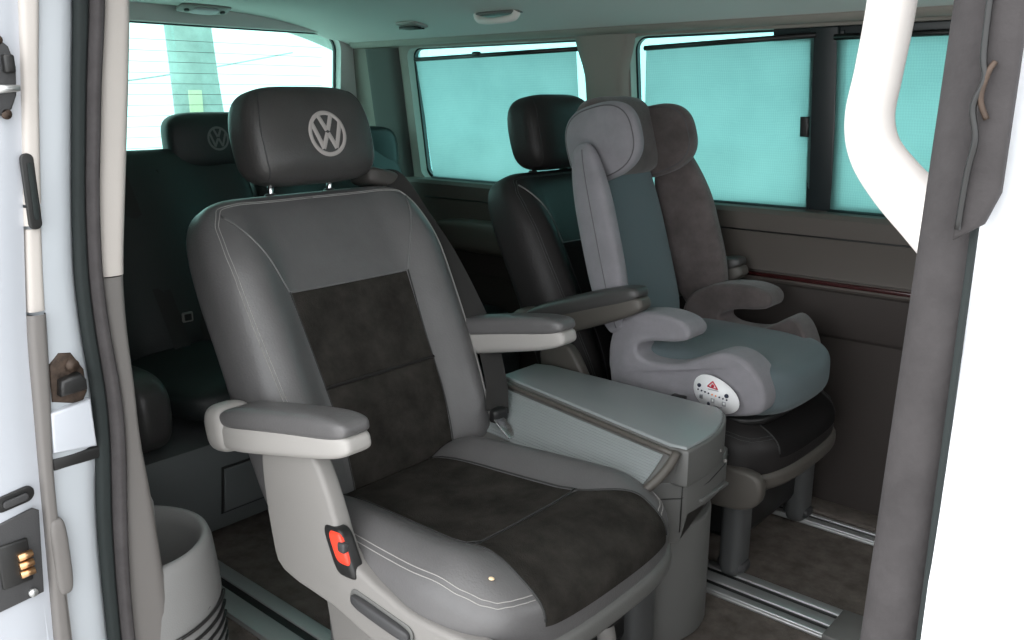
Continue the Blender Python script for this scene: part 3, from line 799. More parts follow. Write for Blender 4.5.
    for s in (-1, 1):
        path(cush_at, [((0.495 if s > 0 else -0.565), -0.9), ((0.495 if s > 0 else -0.565), 0.385)], 0.001, 0.0018, M['stitch_dark'], 'seam', cu)
        for d in (0.0, 0.022):
            path(cush_at, [(s * (0.885 + d), -0.80), (s * (0.915 + d), -0.4), (s * (0.92 + d), 0.3), (s * (0.905 + d), 0.66), (s * (0.865 + d), 0.80 + 0.4 * d), (s * (0.82 + 0.6 * d), 0.865 + 0.8 * d), (s * 0.76, 0.895 + 1.0 * d), (s * 0.69, 0.91 + 1.0 * d), (s * (0.625 if s < 0 else 0.685), 0.915 + 1.0 * d)], 0.0007, 0.0009, SM, 'stitching', cu)
    path(cush_at, [(-0.56, 0.375), (0.49, 0.375)], 0.0022, 0.0016, M['stitch_dark'], 'seam', cu)
    # --- lower shell around the cushion
    def shell(x, y, z):
        b = x / 0.305
        return (-0.988 + x - 0.030 * sstep(0.2, 1, b) * abs(y / 0.268) ** 2.5, -0.034 + y * (0.92 + 0.08 * sstep(-1, 0.5, b)), 0.262 + z + 0.012 * b)
    link_mesh('seat_shell', superbox(0.300, 0.277, 0.034, 5.5, 4.0, shell, 24), PL if plastic != 'plastic_lt' else M['plastic_md'], t)
    link_mesh('seat_underside', box(-1.17, -0.80, -0.18, 0.18, 0.07, 0.24, 0.02), M['black'], t)
    # side shields
    for s in (-1, 1):
        prof = [(-1.255, 0.468), (-1.240, 0.33), (-1.208, 0.272), (-1.07, 0.258), (-0.96, 0.235), (-0.80, 0.225), (-0.70, 0.235), (-0.672, 0.275), (-0.685, 0.318),
                (-0.80, 0.326), (-0.885, 0.326), (-0.94, 0.338), (-0.98, 0.348), (-1.03, 0.372), (-1.065, 0.455), (-1.105, 0.520), (-1.17, 0.53), (-1.235, 0.50)]
        if s > 0: prof = [(-1.30, 0.42), (-1.275, 0.33), (-1.235, 0.275), (-1.07, 0.250), (-0.90, 0.240), (-0.80, 0.245), (-0.78, 0.262), (-0.82, 0.280), (-1.00, 0.295), (-1.12, 0.315), (-1.18, 0.345), (-1.225, 0.40), (-1.27, 0.43)]
        elif plastic != 'plastic_lt': prof = [(-1.30, 0.468), (-1.275, 0.33), (-1.235, 0.275), (-1.07, 0.25), (-0.96, 0.225), (-0.80, 0.215), (-0.73, 0.225), (-0.705, 0.26), (-0.72, 0.305), (-0.80, 0.312), (-0.95, 0.315), (-1.06, 0.325), (-1.12, 0.36), (-1.165, 0.44), (-1.21, 0.50), (-1.27, 0.50)]
        sh = link_mesh('side_shield', prism(prof, 0.034, lambda u, v, w_: (u, s * ((0.282 if s < 0 else 0.262) + w_ - 0.018 * sstep(-0.85, -0.66, u) ), v), 0.009, 4, round_n=3), PL, t, angle=60)
        if s < 0:
            rec = link_mesh('lever_recess', prism(rrect(-0.075, 0.075, -0.017, 0.017, 0.016, 6), 0.004, lambda u, v, w_: (-0.945 + u * 0.985 + v * 0.1, -0.3145 - w_ + 0.0, 0.296 + v - u * 0.10), 0.002), M['plastic_md'], sh)
            link_mesh('recline_lever', superbox(0.068, 0.011, 0.008, 4, 3, lambda x, y, z: (-0.943 + x, -0.322 - z, 0.297 + y - x * 0.10), 14), M['plastic_dk'], sh)
            # seat belt buckle
            bu = link_mesh('belt_buckle', superbox(0.026, 0.013, 0.040, 5, 5, lambda x, y, z: (-1.040 + x - 0.45 * z, -0.309 + y, 0.372 + z + 0.10 * x), 12), M['black'], t)
            link_mesh('release_button', superbox(0.017, 0.0085, 0.026, 5, 4, lambda x, y, z: (-1.036 + x - 0.45 * z, -0.3165 + y, 0.382 + z + 0.10 * x), 10), M['red'], bu)
            link_mesh('tongue_slot', superbox(0.009, 0.006, 0.009, 4, 4, lambda x, y, z: (-1.026 + x, -0.3215 + y, 0.388 + z), 8), M['plastic_dk'], bu)
    # --- armrests
    for s, yaw in ((-1, 0), (1, 0)):
        yc = s * 0.300
        pa = empty('armrest', (-1.387, yc, 0.487), t); pa.rotation_euler = (0, R(-arm_pitch), 0)
        def aw(x, y, z):
            k = (x + 0.22) / 0.44
            return (0.212 + x, y * (1.0 - 0.10 * k), 0.033 + z + 0.004 * math.sin(k * 3.1) - 0.004 * k)
        def bw(x, y, z):
            k = (x + 0.22) / 0.44
            return (0.204 + x, y * (1.0 - 0.12 * k), 0.0 + z * (1.1 - 0.30 * k) + 0.006 * k)
        link_mesh('arm_base', superbox(0.198, 0.036, 0.030, 7, 3.5, bw, 24), M['arm_lt'] if plastic == 'plastic_lt' else PL, pa)
        link_mesh('arm_pad', superbox(0.190, 0.038, 0.023, 7, 3.0, aw, 24), LD, pa)
        link_mesh('arm_hinge_cap', superbox(0.040, 0.040, 0.045, 3, 3.2, lambda x, y, z: (x + 0.006, y, z + 0.012), 14), PL if plastic != 'plastic_lt' else M['arm_lt'], pa)
    # --- pedestal: two bracket arches and cross piece
    for x in (-0.80, -1.18):
        for s in (-1, 1):
            link_mesh('leg', superbox(0.028, 0.040, 0.130, 3.0, 8, lambda a, b, c: (x + a, s * 0.195 + b, 0.140 + c), 14), M['leg_grey'], t)
            link_mesh('foot', superbox(0.035, 0.028, 0.014, 4, 4, lambda a, b, c: (x + a, s * 0.195 + b, 0.033 + c), 10), M['plastic_dk'], t)
        link_mesh('cross_beam', box(x - 0.02, x + 0.02, -0.18, 0.18, 0.175, 0.235, 0.012, 3), M['leg_grey'], t)
    # inner side panel of the pedestal
    for s in ((-1, 1) if lever else ()):
        link_mesh('pedestal_panel', prism([(-1.20, 0.245), (-1.16, 0.03), (-0.86, 0.03), (-0.80, 0.245)], 0.02, lambda u, v, w_: (u, s * (0.225 + w_), v), 0.008), PL if s < 0 else M['plastic_md'], t)
    LY = 0.08
    # front height/turn lever under the cushion
    lv = lever and link_mesh('swivel_lever', tube([(-0.85, LY, 0.20), (-0.80, LY, 0.155), (-0.785, LY, 0.10), (-0.78, LY, 0.03)], [0.014, 0.018, 0.018, 0.016], 12, smooth=4), M['plastic_lt'], t)
    if lever: link_mesh('lever_knob', superbox(0.022, 0.03, 0.010, 3, 3, lambda x, y, z: (x - 0.79, y + LY, z + 0.165), 10), M['black'], lv)
    # --- belt
    def strap(pts, wdt, nrm=None):
        P_ = [Vector(p) for p in pts]
        Q = []
        for i in range(len(P_) - 1):
            g = lambda k: P_[max(0, min(len(P_) - 1, k))]
            for s_ in range(8):
                tt = s_ / 8; p0, p1, p2, p3 = g(i - 1), g(i), g(i + 1), g(i + 2)
                Q.append(0.5 * ((2 * p1) + (-p0 + p2) * tt + (2 * p0 - 5 * p1 + 4 * p2 - p3) * tt * tt + (-p0 + 3 * p1 - 3 * p2 + p3) * tt ** 3))
        Q.append(P_[-1])
        bm = bmesh.new(); rows = []
        for i, p in enumerate(Q):
            d = (Q[min(i + 1, len(Q) - 1)] - Q[max(i - 1, 0)]).normalized()
            side = Vector((0.35, 0.94, 0.0)); side = (side - d * side.dot(d)).normalized()
            nn = d.cross(side)
            rows.append([bm.verts.new(p + side * a * wdt / 2 + nn * b * 0.001) for a, b in ((-1, -1), (1, -1), (1, 1), (-1, 1))])
        for A_, B_ in zip(rows, rows[1:]):
            for k in range(4): bm.faces.new((A_[k], A_[(k + 1) % 4], B_[(k + 1) % 4], B_[k]))
        bm.faces.new(rows[0][::-1]); bm.faces.new(rows[-1])
        return finish(bm)
    sb = link_mesh('seat_belt', strap([(-1.60, 0.225, 0.915), (-1.54, 0.255, 0.905), (-1.48, 0.283, 0.82), (-1.40, 0.298, 0.72), (-1.30, 0.303, 0.57), (-1.245, 0.285, 0.47), (-1.205, 0.245, 0.415)], 0.052), M['web'], t, angle=40)
    tg = prism(rrect(-0.017, 0.017, -0.030, 0.030, 0.006, 4), 0.0025, lambda u, v, w_: (-1.165 + v * 0.75 , 0.228 + u * 0.9 , 0.392 - v * 0.55 + w_), 0.0008)
    link_mesh('belt_tongue', tg, M['chrome'], sb)
    link_mesh('tongue_grip', superbox(0.012, 0.022, 0.016, 4, 4, lambda x, y, z: (x - 1.195, y + 0.238, z + 0.412), 10), M['black'], sb)
    link_mesh('belt_guide', superbox(0.045, 0.05, 0.022, 4, 4, lambda x, y, z: (x - 1.575 , y + 0.235, z + 0.90 - 0.25 * y + 0.1 * x), 14), M['guide'], t)
    return t

seat1 = make_seat('captain_seat', 'leather', 'leather', 'grey leather captain seat with charcoal suede inserts and round headrest emblem, nearest the door')
seat1.location = (0, -0.33, 0)
for o in [k for k in bpy.data.objects if k.parent and k.parent.parent == seat1 and k.name.startswith('arm_pad')]:
    pass
# crumb on the cushion of the near seat
pc = cush_at(-0.76, 0.76, 0.002) + Vector((0, -0.33, 0))
tag(link_mesh('crumb', superbox(0.005, 0.004, 0.002, 2, 2, lambda x, y, z: (x + pc.x, y + pc.y, z + pc.z), 5), M['crumb']), 'tiny pale crumb on the near seat cushion edge', 'crumb')

seat2 = make_seat('captain_seat', 'leather_shaded', 'leather_dark', 'grey leather captain seat with shade put into its colour, beneath the child booster, near the far side windows', emblem=False, plastic='plastic_tan', arm_pitch=19.0, lever=False)
seat2.location = (-0.008, 0.475, 0)
seat2.scale = (1, 0.92, 1)
for o in bpy.data.objects:
    if o.parent == seat2 and (o.name.startswith('backrest') or o.name.startswith('headrest') or o.name.startswith('post_collar')):
        o.location.x += 0.040; o.location.z -= (0.014 if o.name.startswith('head') else 0)
    if o.parent == seat2 and o.name.startswith('armrest'):
        o.location.z += 0.030; o.scale = (0.9, 1, 1)
        if o.location.y < 0: o.location.x += 0.042
        else: o.location.x += 0.035; o.location.y -= 0.065
    if o.parent == seat1 and o.name.startswith('armrest'):
        if o.location.y > 0: o.location.z += 0.033; o.location.x -= 0.055
        else: o.scale = (0.96, 1, 1); o.location.x += 0.012

# ================================================================== REAR BENCH
bn = tag(empty('bench_seat', (-2.2, 0, 0)), 'dark rear bench seat under the back window', 'bench seat')
O = Vector((-2.2, 0, 0))
def bb(name, me, m, par=bn, **k):
    for v in me.vertices: v.co -= O
    return link_mesh(name, me, m, par, **k)
rb2 = R(20)
def bwarp(cx, cy, cz, ang):
    def f(s, t, n):
        g = 0.015 * math.sin(s * 18) * (n > 0)
        return (cx - math.sin(ang) * t + math.cos(ang) * (n + g), cy + s, cz + math.cos(ang) * t + math.sin(ang) * n)
    return f
# two part backrest: left two-thirds and right third
for (cy, wv) in ((-0.335, 0.41), (0.395, 0.31)):
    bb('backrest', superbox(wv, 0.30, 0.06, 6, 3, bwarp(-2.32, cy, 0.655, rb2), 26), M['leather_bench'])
for i, cy in enumerate((-0.50, -0.01, 0.56)):
    hx, hz = -2.415, (0.955 if i < 2 else 0.90)
    def hb(s, t, n): return (hx - 0.1 * t + n, cy + s, hz + t)
    h = bb('head_restraint', superbox(0.15, 0.085, 0.05, 4, 3, hb, 20), M['leather_bench'])
    for s in (-0.05, 0.05):
        bb('restraint_post', tube([(-2.42, cy + s, 0.85), (-2.42, cy + s, 0.94)], 0.006, 10), M['chrome'])
    er = 0.034
    def E1(x, y, o_=0.0015):
        a, b = -0.008 + x * er, 0.010 + y * er
        r = ((abs(a / 0.15) ** 4 + abs(b / 0.085) ** 4) ** 0.25); n = 0.05 * (1 - r ** 3) ** (1 / 3)
        return Vector(hb(a, b, n + o_))
    ms = [surf(lambda u, v: E1((0.83 + 0.19 * u) * math.cos(2 * math.pi * v), (0.83 + 0.19 * u) * math.sin(2 * math.pi * v)), lin(0, 1, 3), lin(0, 1, 40))]
    for a_, b_ in (((-0.36, 0.82), (-0.03, 0.14)), ((0.36, 0.82), (0.03, 0.14)), ((-0.76, 0.46), (-0.34, -0.66)), ((-0.36, -0.66), (-0.02, 0.02)), ((0.02, 0.02), (0.36, -0.66)), ((0.34, -0.66), (0.76, 0.46))):
        p, q = Vector(a_), Vector(b_); d = (q - p).normalized(); nn = Vector((-d.y, d.x))
        ms.append(surf(lambda u, v: E1(*(p + (q - p) * u + nn * 0.1 * (2 * v - 1))), lin(0, 1, 5), lin(0, 1, 3)))
    if i < 2: bb('emblem', merge(ms), M['plastic_md'], h)
bb('seat_cushion', superbox(0.26, 0.60, 0.075, 6, 3, lambda x, y, z: (-2.06 + x, -0.0 + y + 0.13, 0.36 + z), 26), M['leather_bench'])
bb('side_bolster', superbox(0.16, 0.055, 0.10, 4, 3, lambda x, y, z: (-1.98 + x, -0.55 + y, 0.37 + z + 0.03 * x), 18), M['leather_dark'])
bs = bb('base_panel', prism([(-2.2, 0.02), (-1.88, 0.02), (-1.84, 0.10), (-1.82, 0.235), (-1.84, 0.268), (-2.2, 0.27)], 1.34, lambda u, v, w_: (u, -0.62 + w_, v), 0.01), M['bench_plastic'], angle=40)
bb('drawer_front', prism([(-0.40, 0.085), (0.20, 0.085), (0.20, 0.205), (-0.40, 0.205)], 0.008, lambda u, v, w_: (-1.837 + (v - 0.1) * 0.15 + w_, u, v), 0.004), M['bench_plastic'], bs)
bb('drawer_gap', prism([(-0.405, 0.08), (0.205, 0.08), (0.205, 0.21), (-0.405, 0.21)], 0.004, lambda u, v, w_: (-1.838 + (v - 0.1) * 0.15 + w_, u, v), 0.001), M['black'], bs)
bb('bench_rail_foot', box(-2.1, -1.80, -0.545, -0.50, 0.018, 0.06, 0.008), M['plastic_dk'])
# belts lying on the bench
for cy in (-0.34, -0.25):
    def bf(u, v): 
        tt = 0.26 - 0.52 * v
        p = Vector(bwarp(-2.32, cy, 0.62, rb2)((u - 0.5) * 0.045 + 0.05 * v, tt, 0.070)); return p
    sbm = bb('rear_belt', surf(bf, lin(0, 1, 3), lin(0, 1, 20)), M['web'])
bb('rear_belt_buckle', prism(rrect(-0.016, 0.016, -0.014, 0.014, 0.004, 3), 0.006, lambda u, v, w_: (-2.188 + w_, -0.262 + u, 0.50 + v), 0.002), M['plastic_lt'])
bb('buckle_window', prism(rrect(-0.010, 0.010, -0.009, 0.009, 0.002, 3), 0.004, lambda u, v, w_: (-2.1835 + w_, -0.262 + u, 0.50 + v), 0.001), M['black'])

# ================================================================== CUP HOLDER BIN at the door pillar
cbn = tag(empty('storage_bin', (-1.42, -0.80, 0)), 'grey moulded side bin with open cup tub and louvred vent by the door pillar', 'storage bin')
O2 = Vector((-1.42, -0.80, 0))
def cc_(name, me, m, par=cbn, **k):
    for v in me.vertices: v.co -= O2
    return link_mesh(name, me, m, par, **k)
bx, by = -1.395, -0.835
cc_('bin_body', lathe([(0.155, 0.0), (0.155, 0.12), (0.150, 0.26), (0.143, 0.325), (0.138, 0.340), (0.131, 0.344), (0.125, 0.339), (0.119, 0.315), (0.112, 0.24), (0.106, 0.225), (0.0005, 0.222)], bx, by, 56), M['bin'])
cc_('side_moulding', prism([(-1.75, 0.0), (-1.262, 0.0), (-1.262, 0.46), (-1.30, 0.50), (-1.44, 0.40), (-1.75, 0.37)], 0.03, lambda u, v, w_: (u, -0.835 - w_, v), 0.008), M['bin'])
for k in range(7):
    z0 = 0.085 + 0.021 * k
    cc_('vent_slat', tube([(bx + 0.1545 * math.cos(R(a)), by + 0.1545 * math.sin(R(a)), z0 + 0.0002 * (a + 18)) for a in lin(-30 + 5 * k, 55, 14)], 0.0032, 6), M['black'])
cc_('panel_seam', tube([(bx + 0.150 * math.cos(R(a)) , by + 0.150 * math.sin(R(a)), z) for a, z in ((-35, 0.30), (-34, 0.26), (-33, 0.215), (-28, 0.205), (0, 0.215), (30, 0.232), (60, 0.25))], 0.0012, 6, smooth=5), M['plastic_dk'])
cc_('bin_clip', superbox(0.010, 0.008, 0.012, 3, 3, lambda x, y, z: (x - 1.475, y - 0.765, z + 0.275), 8), M['black'])
cc_('crumpled_liner', superbox(0.045, 0.05, 0.012, 3, 3, lambda x, y, z: (x - 1.36, y - 0.80, z + 0.23 + 0.004 * math.sin(90 * x) * math.cos(70 * y)), 14), M['plastic_lt'])

# ================================================================== CONSOLE
cs = tag(empty('centre_console', (-1.0, 0.03, 0)), 'grey folding table console with blue-grey lid, between the two captain seats', 'console')
O3 = Vector((-1.0, 0.03, 0))
def kk(name, me, m, par=cs, **k):
    for v in me.vertices: v.co -= O3
    return link_mesh(name, me, m, par, **k)
def rounded_front(y0, y1, xb, xf, bulge, n=14):
    """plan outline, flat back, bulging front"""
    out = [(xb, y1), (xb, y0)]
    for i in range(n + 1):
        k = i / n; y = y0 + (y1 - y0) * k
        out.append((xf + bulge * (1 - abs(2 * k - 1) ** 2.5), y))
    return out
# lower drum
kk('lower_drum', prism([(-1.30, 0.175), (-1.30, -0.02), (-1.10, -0.05), (-0.90, -0.115)] + [(-0.90 + 0.142 * math.sin(R(a)), 0.032 - 0.150 * math.cos(R(a))) for a in lin(10, 170, 20)] + [(-0.90, 0.182)],
   0.258, lambda u, v, w_: (u, v, 0.004 + w_), 0.006), M['plastic_md'], angle=50)
# dark gap under the drawer
kk('drawer_gap', prism([(-1.28, 0.16), (-1.28, -0.01), (-0.98, -0.07), (-0.88, -0.09)] + [(-0.90 + 0.118 * math.sin(R(a)), 0.035 - 0.125 * math.cos(R(a))) for a in lin(10, 170, 16)] + [(-0.90, 0.16)],
   0.07, lambda u, v, w_: (u, v, 0.25 + w_), 0.002), M['black'])
# upper body, faceted plan: left bevel face then front face
up_plan = [(-1.30, 0.165), (-1.30, -0.03), (-1.05, -0.08), (-0.86, -0.150), (-0.815, -0.145), (-0.752, -0.066), (-0.746, -0.05), (-0.742, 0.02), (-0.750, 0.10), (-0.765, 0.14), (-0.80, 0.165)]
ub = kk('upper_body', prism(up_plan, 0.098, lambda u, v, w_: (u, v, 0.282 + w_ - (0.030 if (w_ < 0.01 and v < -0.06) else -0.024 * (w_ < 0.01))), 0.004), M['plastic_md'], angle=40)
kk('corner_seam', tube([(-0.7515, -0.067, 0.275), (-0.7505, -0.066, 0.40)], 0.0012, 6), M['black'], ub)
kk('panel_seam', tube([(-0.90, -0.1555, 0.352), (-0.86, -0.1555, 0.352), (-0.815, -0.1455, 0.350), (-0.752, -0.067, 0.345), (-0.742, 0.02, 0.352), (-0.750, 0.10, 0.36), (-0.765, 0.141, 0.365)], 0.0012, 6), M['black'], ub)
kk('drawer_pull', box(-0.756, -0.738, -0.01, 0.10, 0.318, 0.325, 0.002), M['plastic_md'], ub)
for (yy, zz) in ((0.06, 0.405), (0.085, 0.375)):
    kk('rivet', superbox(0.004, 0.004, 0.004, 2, 2, lambda x, y, z: (x - 0.742, y + yy, z + zz), 6), M['plastic_lt'], ub)
# tambour side: slopes from lid edge to the left shoulder
def lid_y(x): return 0.02 + (-0.088 - 0.02) * (x + 1.28) / 0.53
def tam(u, v):
    x = -1.29 + 0.535 * u
    x = x - 0.05 * sstep(0.9, 1.0, u) * v * v
    y = lid_y(x) * (1 - v) + (-0.10 - 0.068 * u) * v
    y = min(y, lid_y(x) - 0.02 * v)
    z = 0.447 - 0.085 * v
    return (x, y, z)
# ribbed tambour surface
def tam_r(u, v):
    p = Vector(tam(u, v)); k = (v * 22) % 1
    return p + Vector((0, -0.35, 0.9)) * (0.0010 * (1 - (2 * k - 1) ** 2))
kk('tambour_shutter', surf(tam_r, lin(0, 0.955, 20), lin(0.14, 0.93, 190)), M['console_top'])
kk('tambour_bed', surf(lambda u, v: Vector(tam(u, v)) - Vector((0, 0, 0.003)), lin(0, 1, 20), lin(0, 1, 8)), M['plastic_md'])
kk('tambour_edge_rail', tube([Vector(tam(u, 0.07)) + Vector((0, 0, 0.001)) for u in lin(0, 1, 12)], 0.006, 8), M['plastic_tan'])
kk('front_rim', tube([Vector(tam(1.0, v)) + Vector((0, 0, -0.002)) for v in lin(0, 1, 12)], 0.009, 10), M['plastic_tan'])
# side wall below the tambour
def sidew(u, v):
    p = Vector(tam(u, 1.0)); q = Vector((min(p.x, -0.80), -0.155, 0.30)); return p.lerp(q, v)
kk('side_skirt', surf(sidew, lin(0, 1, 16), lin(0, 1, 6)), M['plastic_md'])
def frontw(u, v):
    p = Vector(tam(1.0, u)); q = Vector((-0.750 - 0.11 * u, -0.066 - 0.089 * u, 0.37)); return p.lerp(q, v)
kk('front_cheek', surf(frontw, lin(0, 1, 12), lin(0, 1, 6)), M['plastic_md'])
# lid
lid_plan = [(-1.29, lid_y(-1.29)), (-0.765, lid_y(-0.765))] + [(-0.735 + 0.004 * math.sin(math.pi * k) - 0.045 * k ** 3, lid_y(-0.745) + 0.01 + (0.150 - lid_y(-0.745) - 0.01) * k) for k in lin(0, 1, 10)] + [(-0.80, 0.163), (-1.25, 0.165), (-1.29, 0.15)]
kk('lid_frame', prism(lid_plan, 0.075, lambda u, v, w_: (u, v, 0.375 + w_), 0.006), M['plastic_md'], angle=40)
lp2 = [(x - 0.006 if x > -1 else x + 0.003, y + (0.004 if y < 0.05 else -0.004)) for x, y in lid_plan]
kk('lid', prism(lp2, 0.012, lambda u, v, w_: (u, v, 0.443 + w_), 0.004), M['console_top'], angle=40)

# ================================================================== CHILD BOOSTER
bo = tag(empty('booster_seat', (-0.95, 0.44, 0.40)), 'grey and taupe high-back child booster strapped on the shade-darkened captain seat', 'child seat')
O4 = Vector((-0.95, 0.44, 0.40))
def qq(name, me, m, par=bo, **k):
    for v in me.vertices: v.co -= O4
    return link_mesh(name, me, m, par, **k)
side_prof = [(-1.090, 0.405), (-1.115, 0.45), (-1.118, 0.52), (-1.095, 0.575), (-1.04, 0.606), (-0.96, 0.618), (-0.905, 0.612), (-0.878, 0.594), (-0.882, 0.572), (-0.915, 0.560), (-0.97, 0.552),
             (-1.010, 0.538), (-1.014, 0.518), (-0.98, 0.506), (-0.91, 0.510), (-0.85, 0.535), (-0.80, 0.556), (-0.755, 0.540), (-0.722, 0.495), (-0.716, 0.45), (-0.74, 0.425), (-0.82, 0.410), (-0.95, 0.402)]
def side_piece(s):
    yc = 0.425 + s * 0.178
    def to3(u, v, w_):
        k = w_ / 0.086 * 2 - 1           # -1..1 across
        yy = yc + k * 0.043
        # squeeze top arms inwards slightly, round the front plan
        yy -= s * 0.030 * sstep(-0.86, -0.71, u) 
        yy -= s * 0.020 * sstep(-1.02, -1.12, u)
        yy += s * 0.010 * (0.5 - abs(v - 0.5)) 
        uu = u if s < 0 else -0.90 + (u + 0.90) * (0.74 if u > -0.90 else 1)
        return (uu - ((0.006 + 0.020 * sstep(-1.12, -0.95, u) - 0.008 * sstep(-0.85, -0.72, u)) if s < 0 else 0.004), yy, v + (0.010 if s > 0 else 0))
    return prism(side_prof, 0.086, to3, 0.034, 7, round_n=4)
qq('booster_side', side_piece(-1), M['cs_grey'])
qq('booster_side', side_piece(1), M['cs_brown'])
def bseat(x, y, z):
    b = x / 0.205
    dip = (-0.020 * math.exp(-(y / 0.12) ** 2) + 0.004 * sstep(0.3, 1, b)) * max(0, z) / 0.076
    return (-0.935 + x - 0.03 * abs(y / 0.18) ** 2.5, 0.425 + y * (1 + 0.06 * sstep(0.3, 1, b)), 0.466 + z + dip)
qq('booster_cushion', superbox(0.232, 0.180, 0.076, 4.5, 3.6, bseat, 28), M['cs_teal'])
qq('booster_base', superbox(0.185, 0.185, 0.02, 5, 3, lambda x, y, z: (x - 0.93, y + 0.425, z + 0.398), 18), M['black'])
# backrest
rbc = R(17)
Tb = Vector((-math.sin(rbc), 0, math.cos(rbc))); Nb = Vector((math.cos(rbc), 0, math.sin(rbc)))
BB = Vector((-1.205, 0.435, 0.78))
def bk(s, t, n): return BB + Y_ * s + Tb * t + Nb * n
qq('back_shell', superbox(0.155, 0.30, 0.035, 5, 3, lambda s, t, n: bk(s * (1 - 0.10 * sstep(0, 1, t / 0.3)), t, n - 0.03), 24), M['cs_grey'])
qq('back_pad', superbox(0.125, 0.27, 0.020, 6, 3, lambda s, t, n: bk((s - 0.01) * (1 - 0.25 * sstep(0, 1, t / 0.27)), t - 0.01, n + 0.006), 20), M['cs_teal'])
# body wings
def wing(s, name, m):
    ln = 0.225 if s < 0 else 0.235
    def f(a, t, n):
        k = t / ln
        reach = (0.054 if s < 0 else 0.075) * (1 - (0.08 if s < 0 else 0.25) * sstep(0.2, 1.0, k)) * (1 - 0.10 * sstep(-0.3, -1, k))
        nn = n / 0.07 * reach
        splay = (0.15 if s < 0 else 0.18) * (nn + 0.05)
        return BB + Y_ * (s * ((0.190 if s < 0 else 0.172) + splay - 0.010 * k) + a) + Tb * (t - (0.028 if s < 0 else 0.05)) + Nb * ((0.030 if s < 0 else 0.045) + nn)
    w_o = qq(name, superbox(0.028, ln, 0.07, 3.0, 3.0, f, 26), m)
    if s < 0:
        qq('piping', tube([f(-0.0275 * (1 - (abs(t) / ln) ** 3) ** (1 / 3), t, 0.012) for t in lin(-ln * 0.93, ln * 0.93, 24)], 0.0014, 6), M['cs_piping'], w_o)
    return w_o
wn_ = wing(-1, 'side_wing', M['cs_grey']); wf_ = wing(1, 'side_wing', M['cs_brown'])
# head support with two ears
HB = Vector((-1.262, 0.435, 0.985))
def hk(s, t, n): return HB + Y_ * s + Tb * t + Nb * n
qq('head_support', superbox(0.145, 0.100, 0.040, 4, 3, lambda s, t, n: hk(s, t, n + 0.005), 22), M['cs_brown'])
def ear(s, m):
    def f(t, n, a):
        return HB + Y_ * (s * ((0.130 if s < 0 else 0.118) + (0.12 if s < 0 else 0.25) * (n + 0.07)) + a) + Tb * (t * (1 - 0.08 * (n / 0.08)) - 0.020) + Nb * ((0.050 if s < 0 else 0.035) + n * (1.28 if s < 0 else 1.05))
    e_ = qq('head_wing', superbox(0.090, 0.088, 0.030, 2.7, 2.8, f, 24), m)
    pts = []
    for k in range(48):
        a = 2 * math.pi * k / 48; c, d = math.cos(a), math.sin(a); r = (abs(c) ** 2.7 + abs(d) ** 2.7) ** (-1 / 2.7) * 0.90
        pts.append(f(0.090 * c * r, 0.088 * d * r, -s * 0.030 * (1 - 0.90 ** 2.8) ** (1 / 2.8) * (-1 if s < 0 else 1) * (1 if s < 0 else 1)))
    if s < 0: pts = [p - Y_ * 0.0 for p in pts]
    qq('piping', tube([Vector(p) for p in pts], 0.0016, 6, closed=True), M['cs_piping'], e_)
    return e_
ear(-1, M['cs_grey']); ear(1, M['cs_brown'])
# belt guide slot
qq('belt_guide', box(-0.938, -0.905, 0.192, 0.212, 0.422, 0.442, 0.003), M['black'])
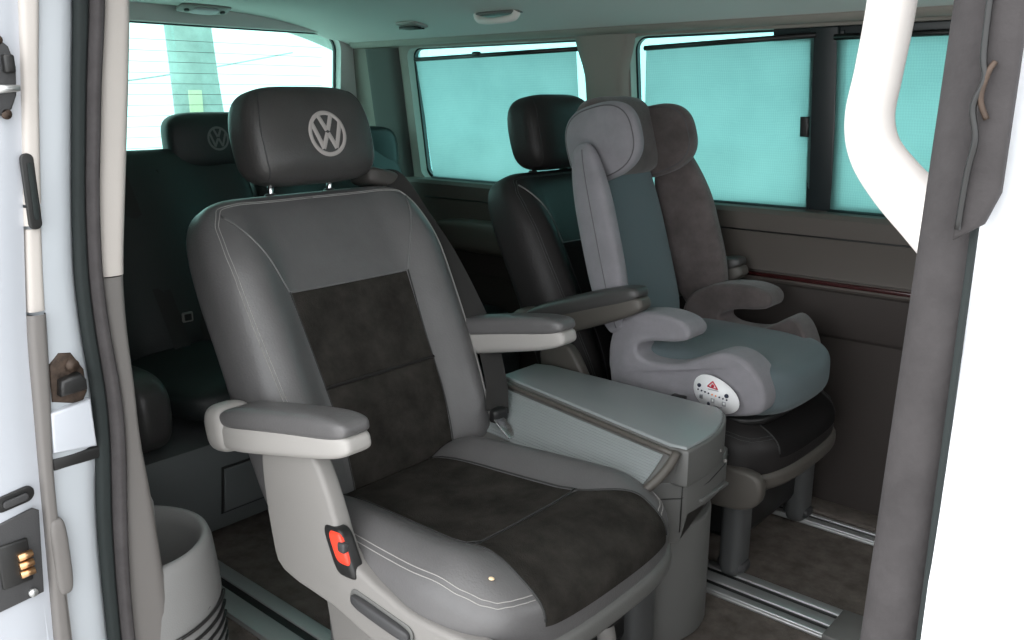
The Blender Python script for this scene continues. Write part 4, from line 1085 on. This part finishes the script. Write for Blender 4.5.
# white label on the near side
lbO = Vector((-0.838, 0.2030, 0.463))
def lb(u, v, w_): return (lbO.x + u, lbO.y - w_ + 0.0 + 0.10 * max(0, u) * 0.5 + 0.18 * max(0.0, -v - 0.015), lbO.z + v)
lab = qq('info_label', prism([(0.054 * math.cos(R(a)) * (1 + 0.12 * math.cos(R(a))), 0.040 * math.sin(R(a)) - 0.010 * math.cos(R(a))) for a in lin(0, 350, 35)], 0.0015, lb, 0.0), M['label'])
def ldot(u, v, r, m, name='printed_mark', ry=None):
    qq(name, prism([(u + r * math.cos(R(a)), v + (ry or r) * math.sin(R(a))) for a in lin(0, 340, 17)], 0.0012, lambda a, b, c: lb(a, b, c + 0.0012), 0.0), m, lab)
def lrect(u, v, a, b, m): qq('printed_mark', prism([(u - a, v - b), (u + a, v - b), (u + a, v + b), (u - a, v + b)], 0.0012, lambda x, y, c: lb(x, y, c + 0.0012), 0), m, lab)
# red triangle logo outline
tri = [(-0.014, 0.016), (-0.002, 0.029), (0.010, 0.013)]
for a_, b_ in zip(tri, tri[1:] + tri[:1]):
    qq('printed_mark', tube([lb(a_[0], a_[1], 0.0018), lb(b_[0], b_[1], 0.0018)], 0.0014, 6), M['label_red'], lab)
ldot(-0.002, 0.019, 0.0035, M['label_red'])
ldot(-0.034, 0.014, 0.0045, M['label_navy']); ldot(0.031, 0.003, 0.0048, M['label_navy'])
for k in range(9):
    m_ = M['label_orange'] if k in (4, 5) else M['label_navy']
    ldot(-0.036 + 0.0085 * k, 0.004 - 0.0012 * k, 0.0019, m_)
for (u, v) in ((-0.028, -0.010), (0.0, -0.014), (0.026, -0.016)):
    lrect(u, v, 0.004, 0.005, M['label_grey'])
    lrect(u, v, 0.0022, 0.003, M['label'])
ldot(-0.010, -0.024, 0.0035, M['label_navy'], ry=0.005)
lrect(0.012, -0.026, 0.010, 0.0012, M['label_grey']); lrect(0.0, 0.010, 0.012, 0.0009, M['label_grey'])

# ================================================================== OUTSIDE
pole = tag(link_mesh('tree_trunk', tube([(-6.0, 1.95, -0.57), (-6.0, 2.02, 0.5), (-6.0, 1.99, 1.2), (-6.0, 1.93, 2.4), (-6.0, 1.90, 4.0)], [0.22, 0.19, 0.165, 0.15, 0.13], 16, smooth=4), M['pole']), 'grey-green tree trunk outside the rear window', 'tree')
tag(link_mesh('yellow_notice', box(-5.828, -5.813, 1.83, 1.93, 0.97, 1.13, 0.004), M['yellow']), 'faded yellow notice fixed to the trunk outside', 'notice')
tag(link_mesh('overhead_cable', tube([(-6.5, 0.8, 1.20), (-6.5, 1.5, 1.18), (-6.5, 2.2, 1.27), (-6.5, 3.2, 1.45)], 0.006, 6, smooth=6), M['label_grey']), 'thin cable strung outside behind the trunk', 'cable')
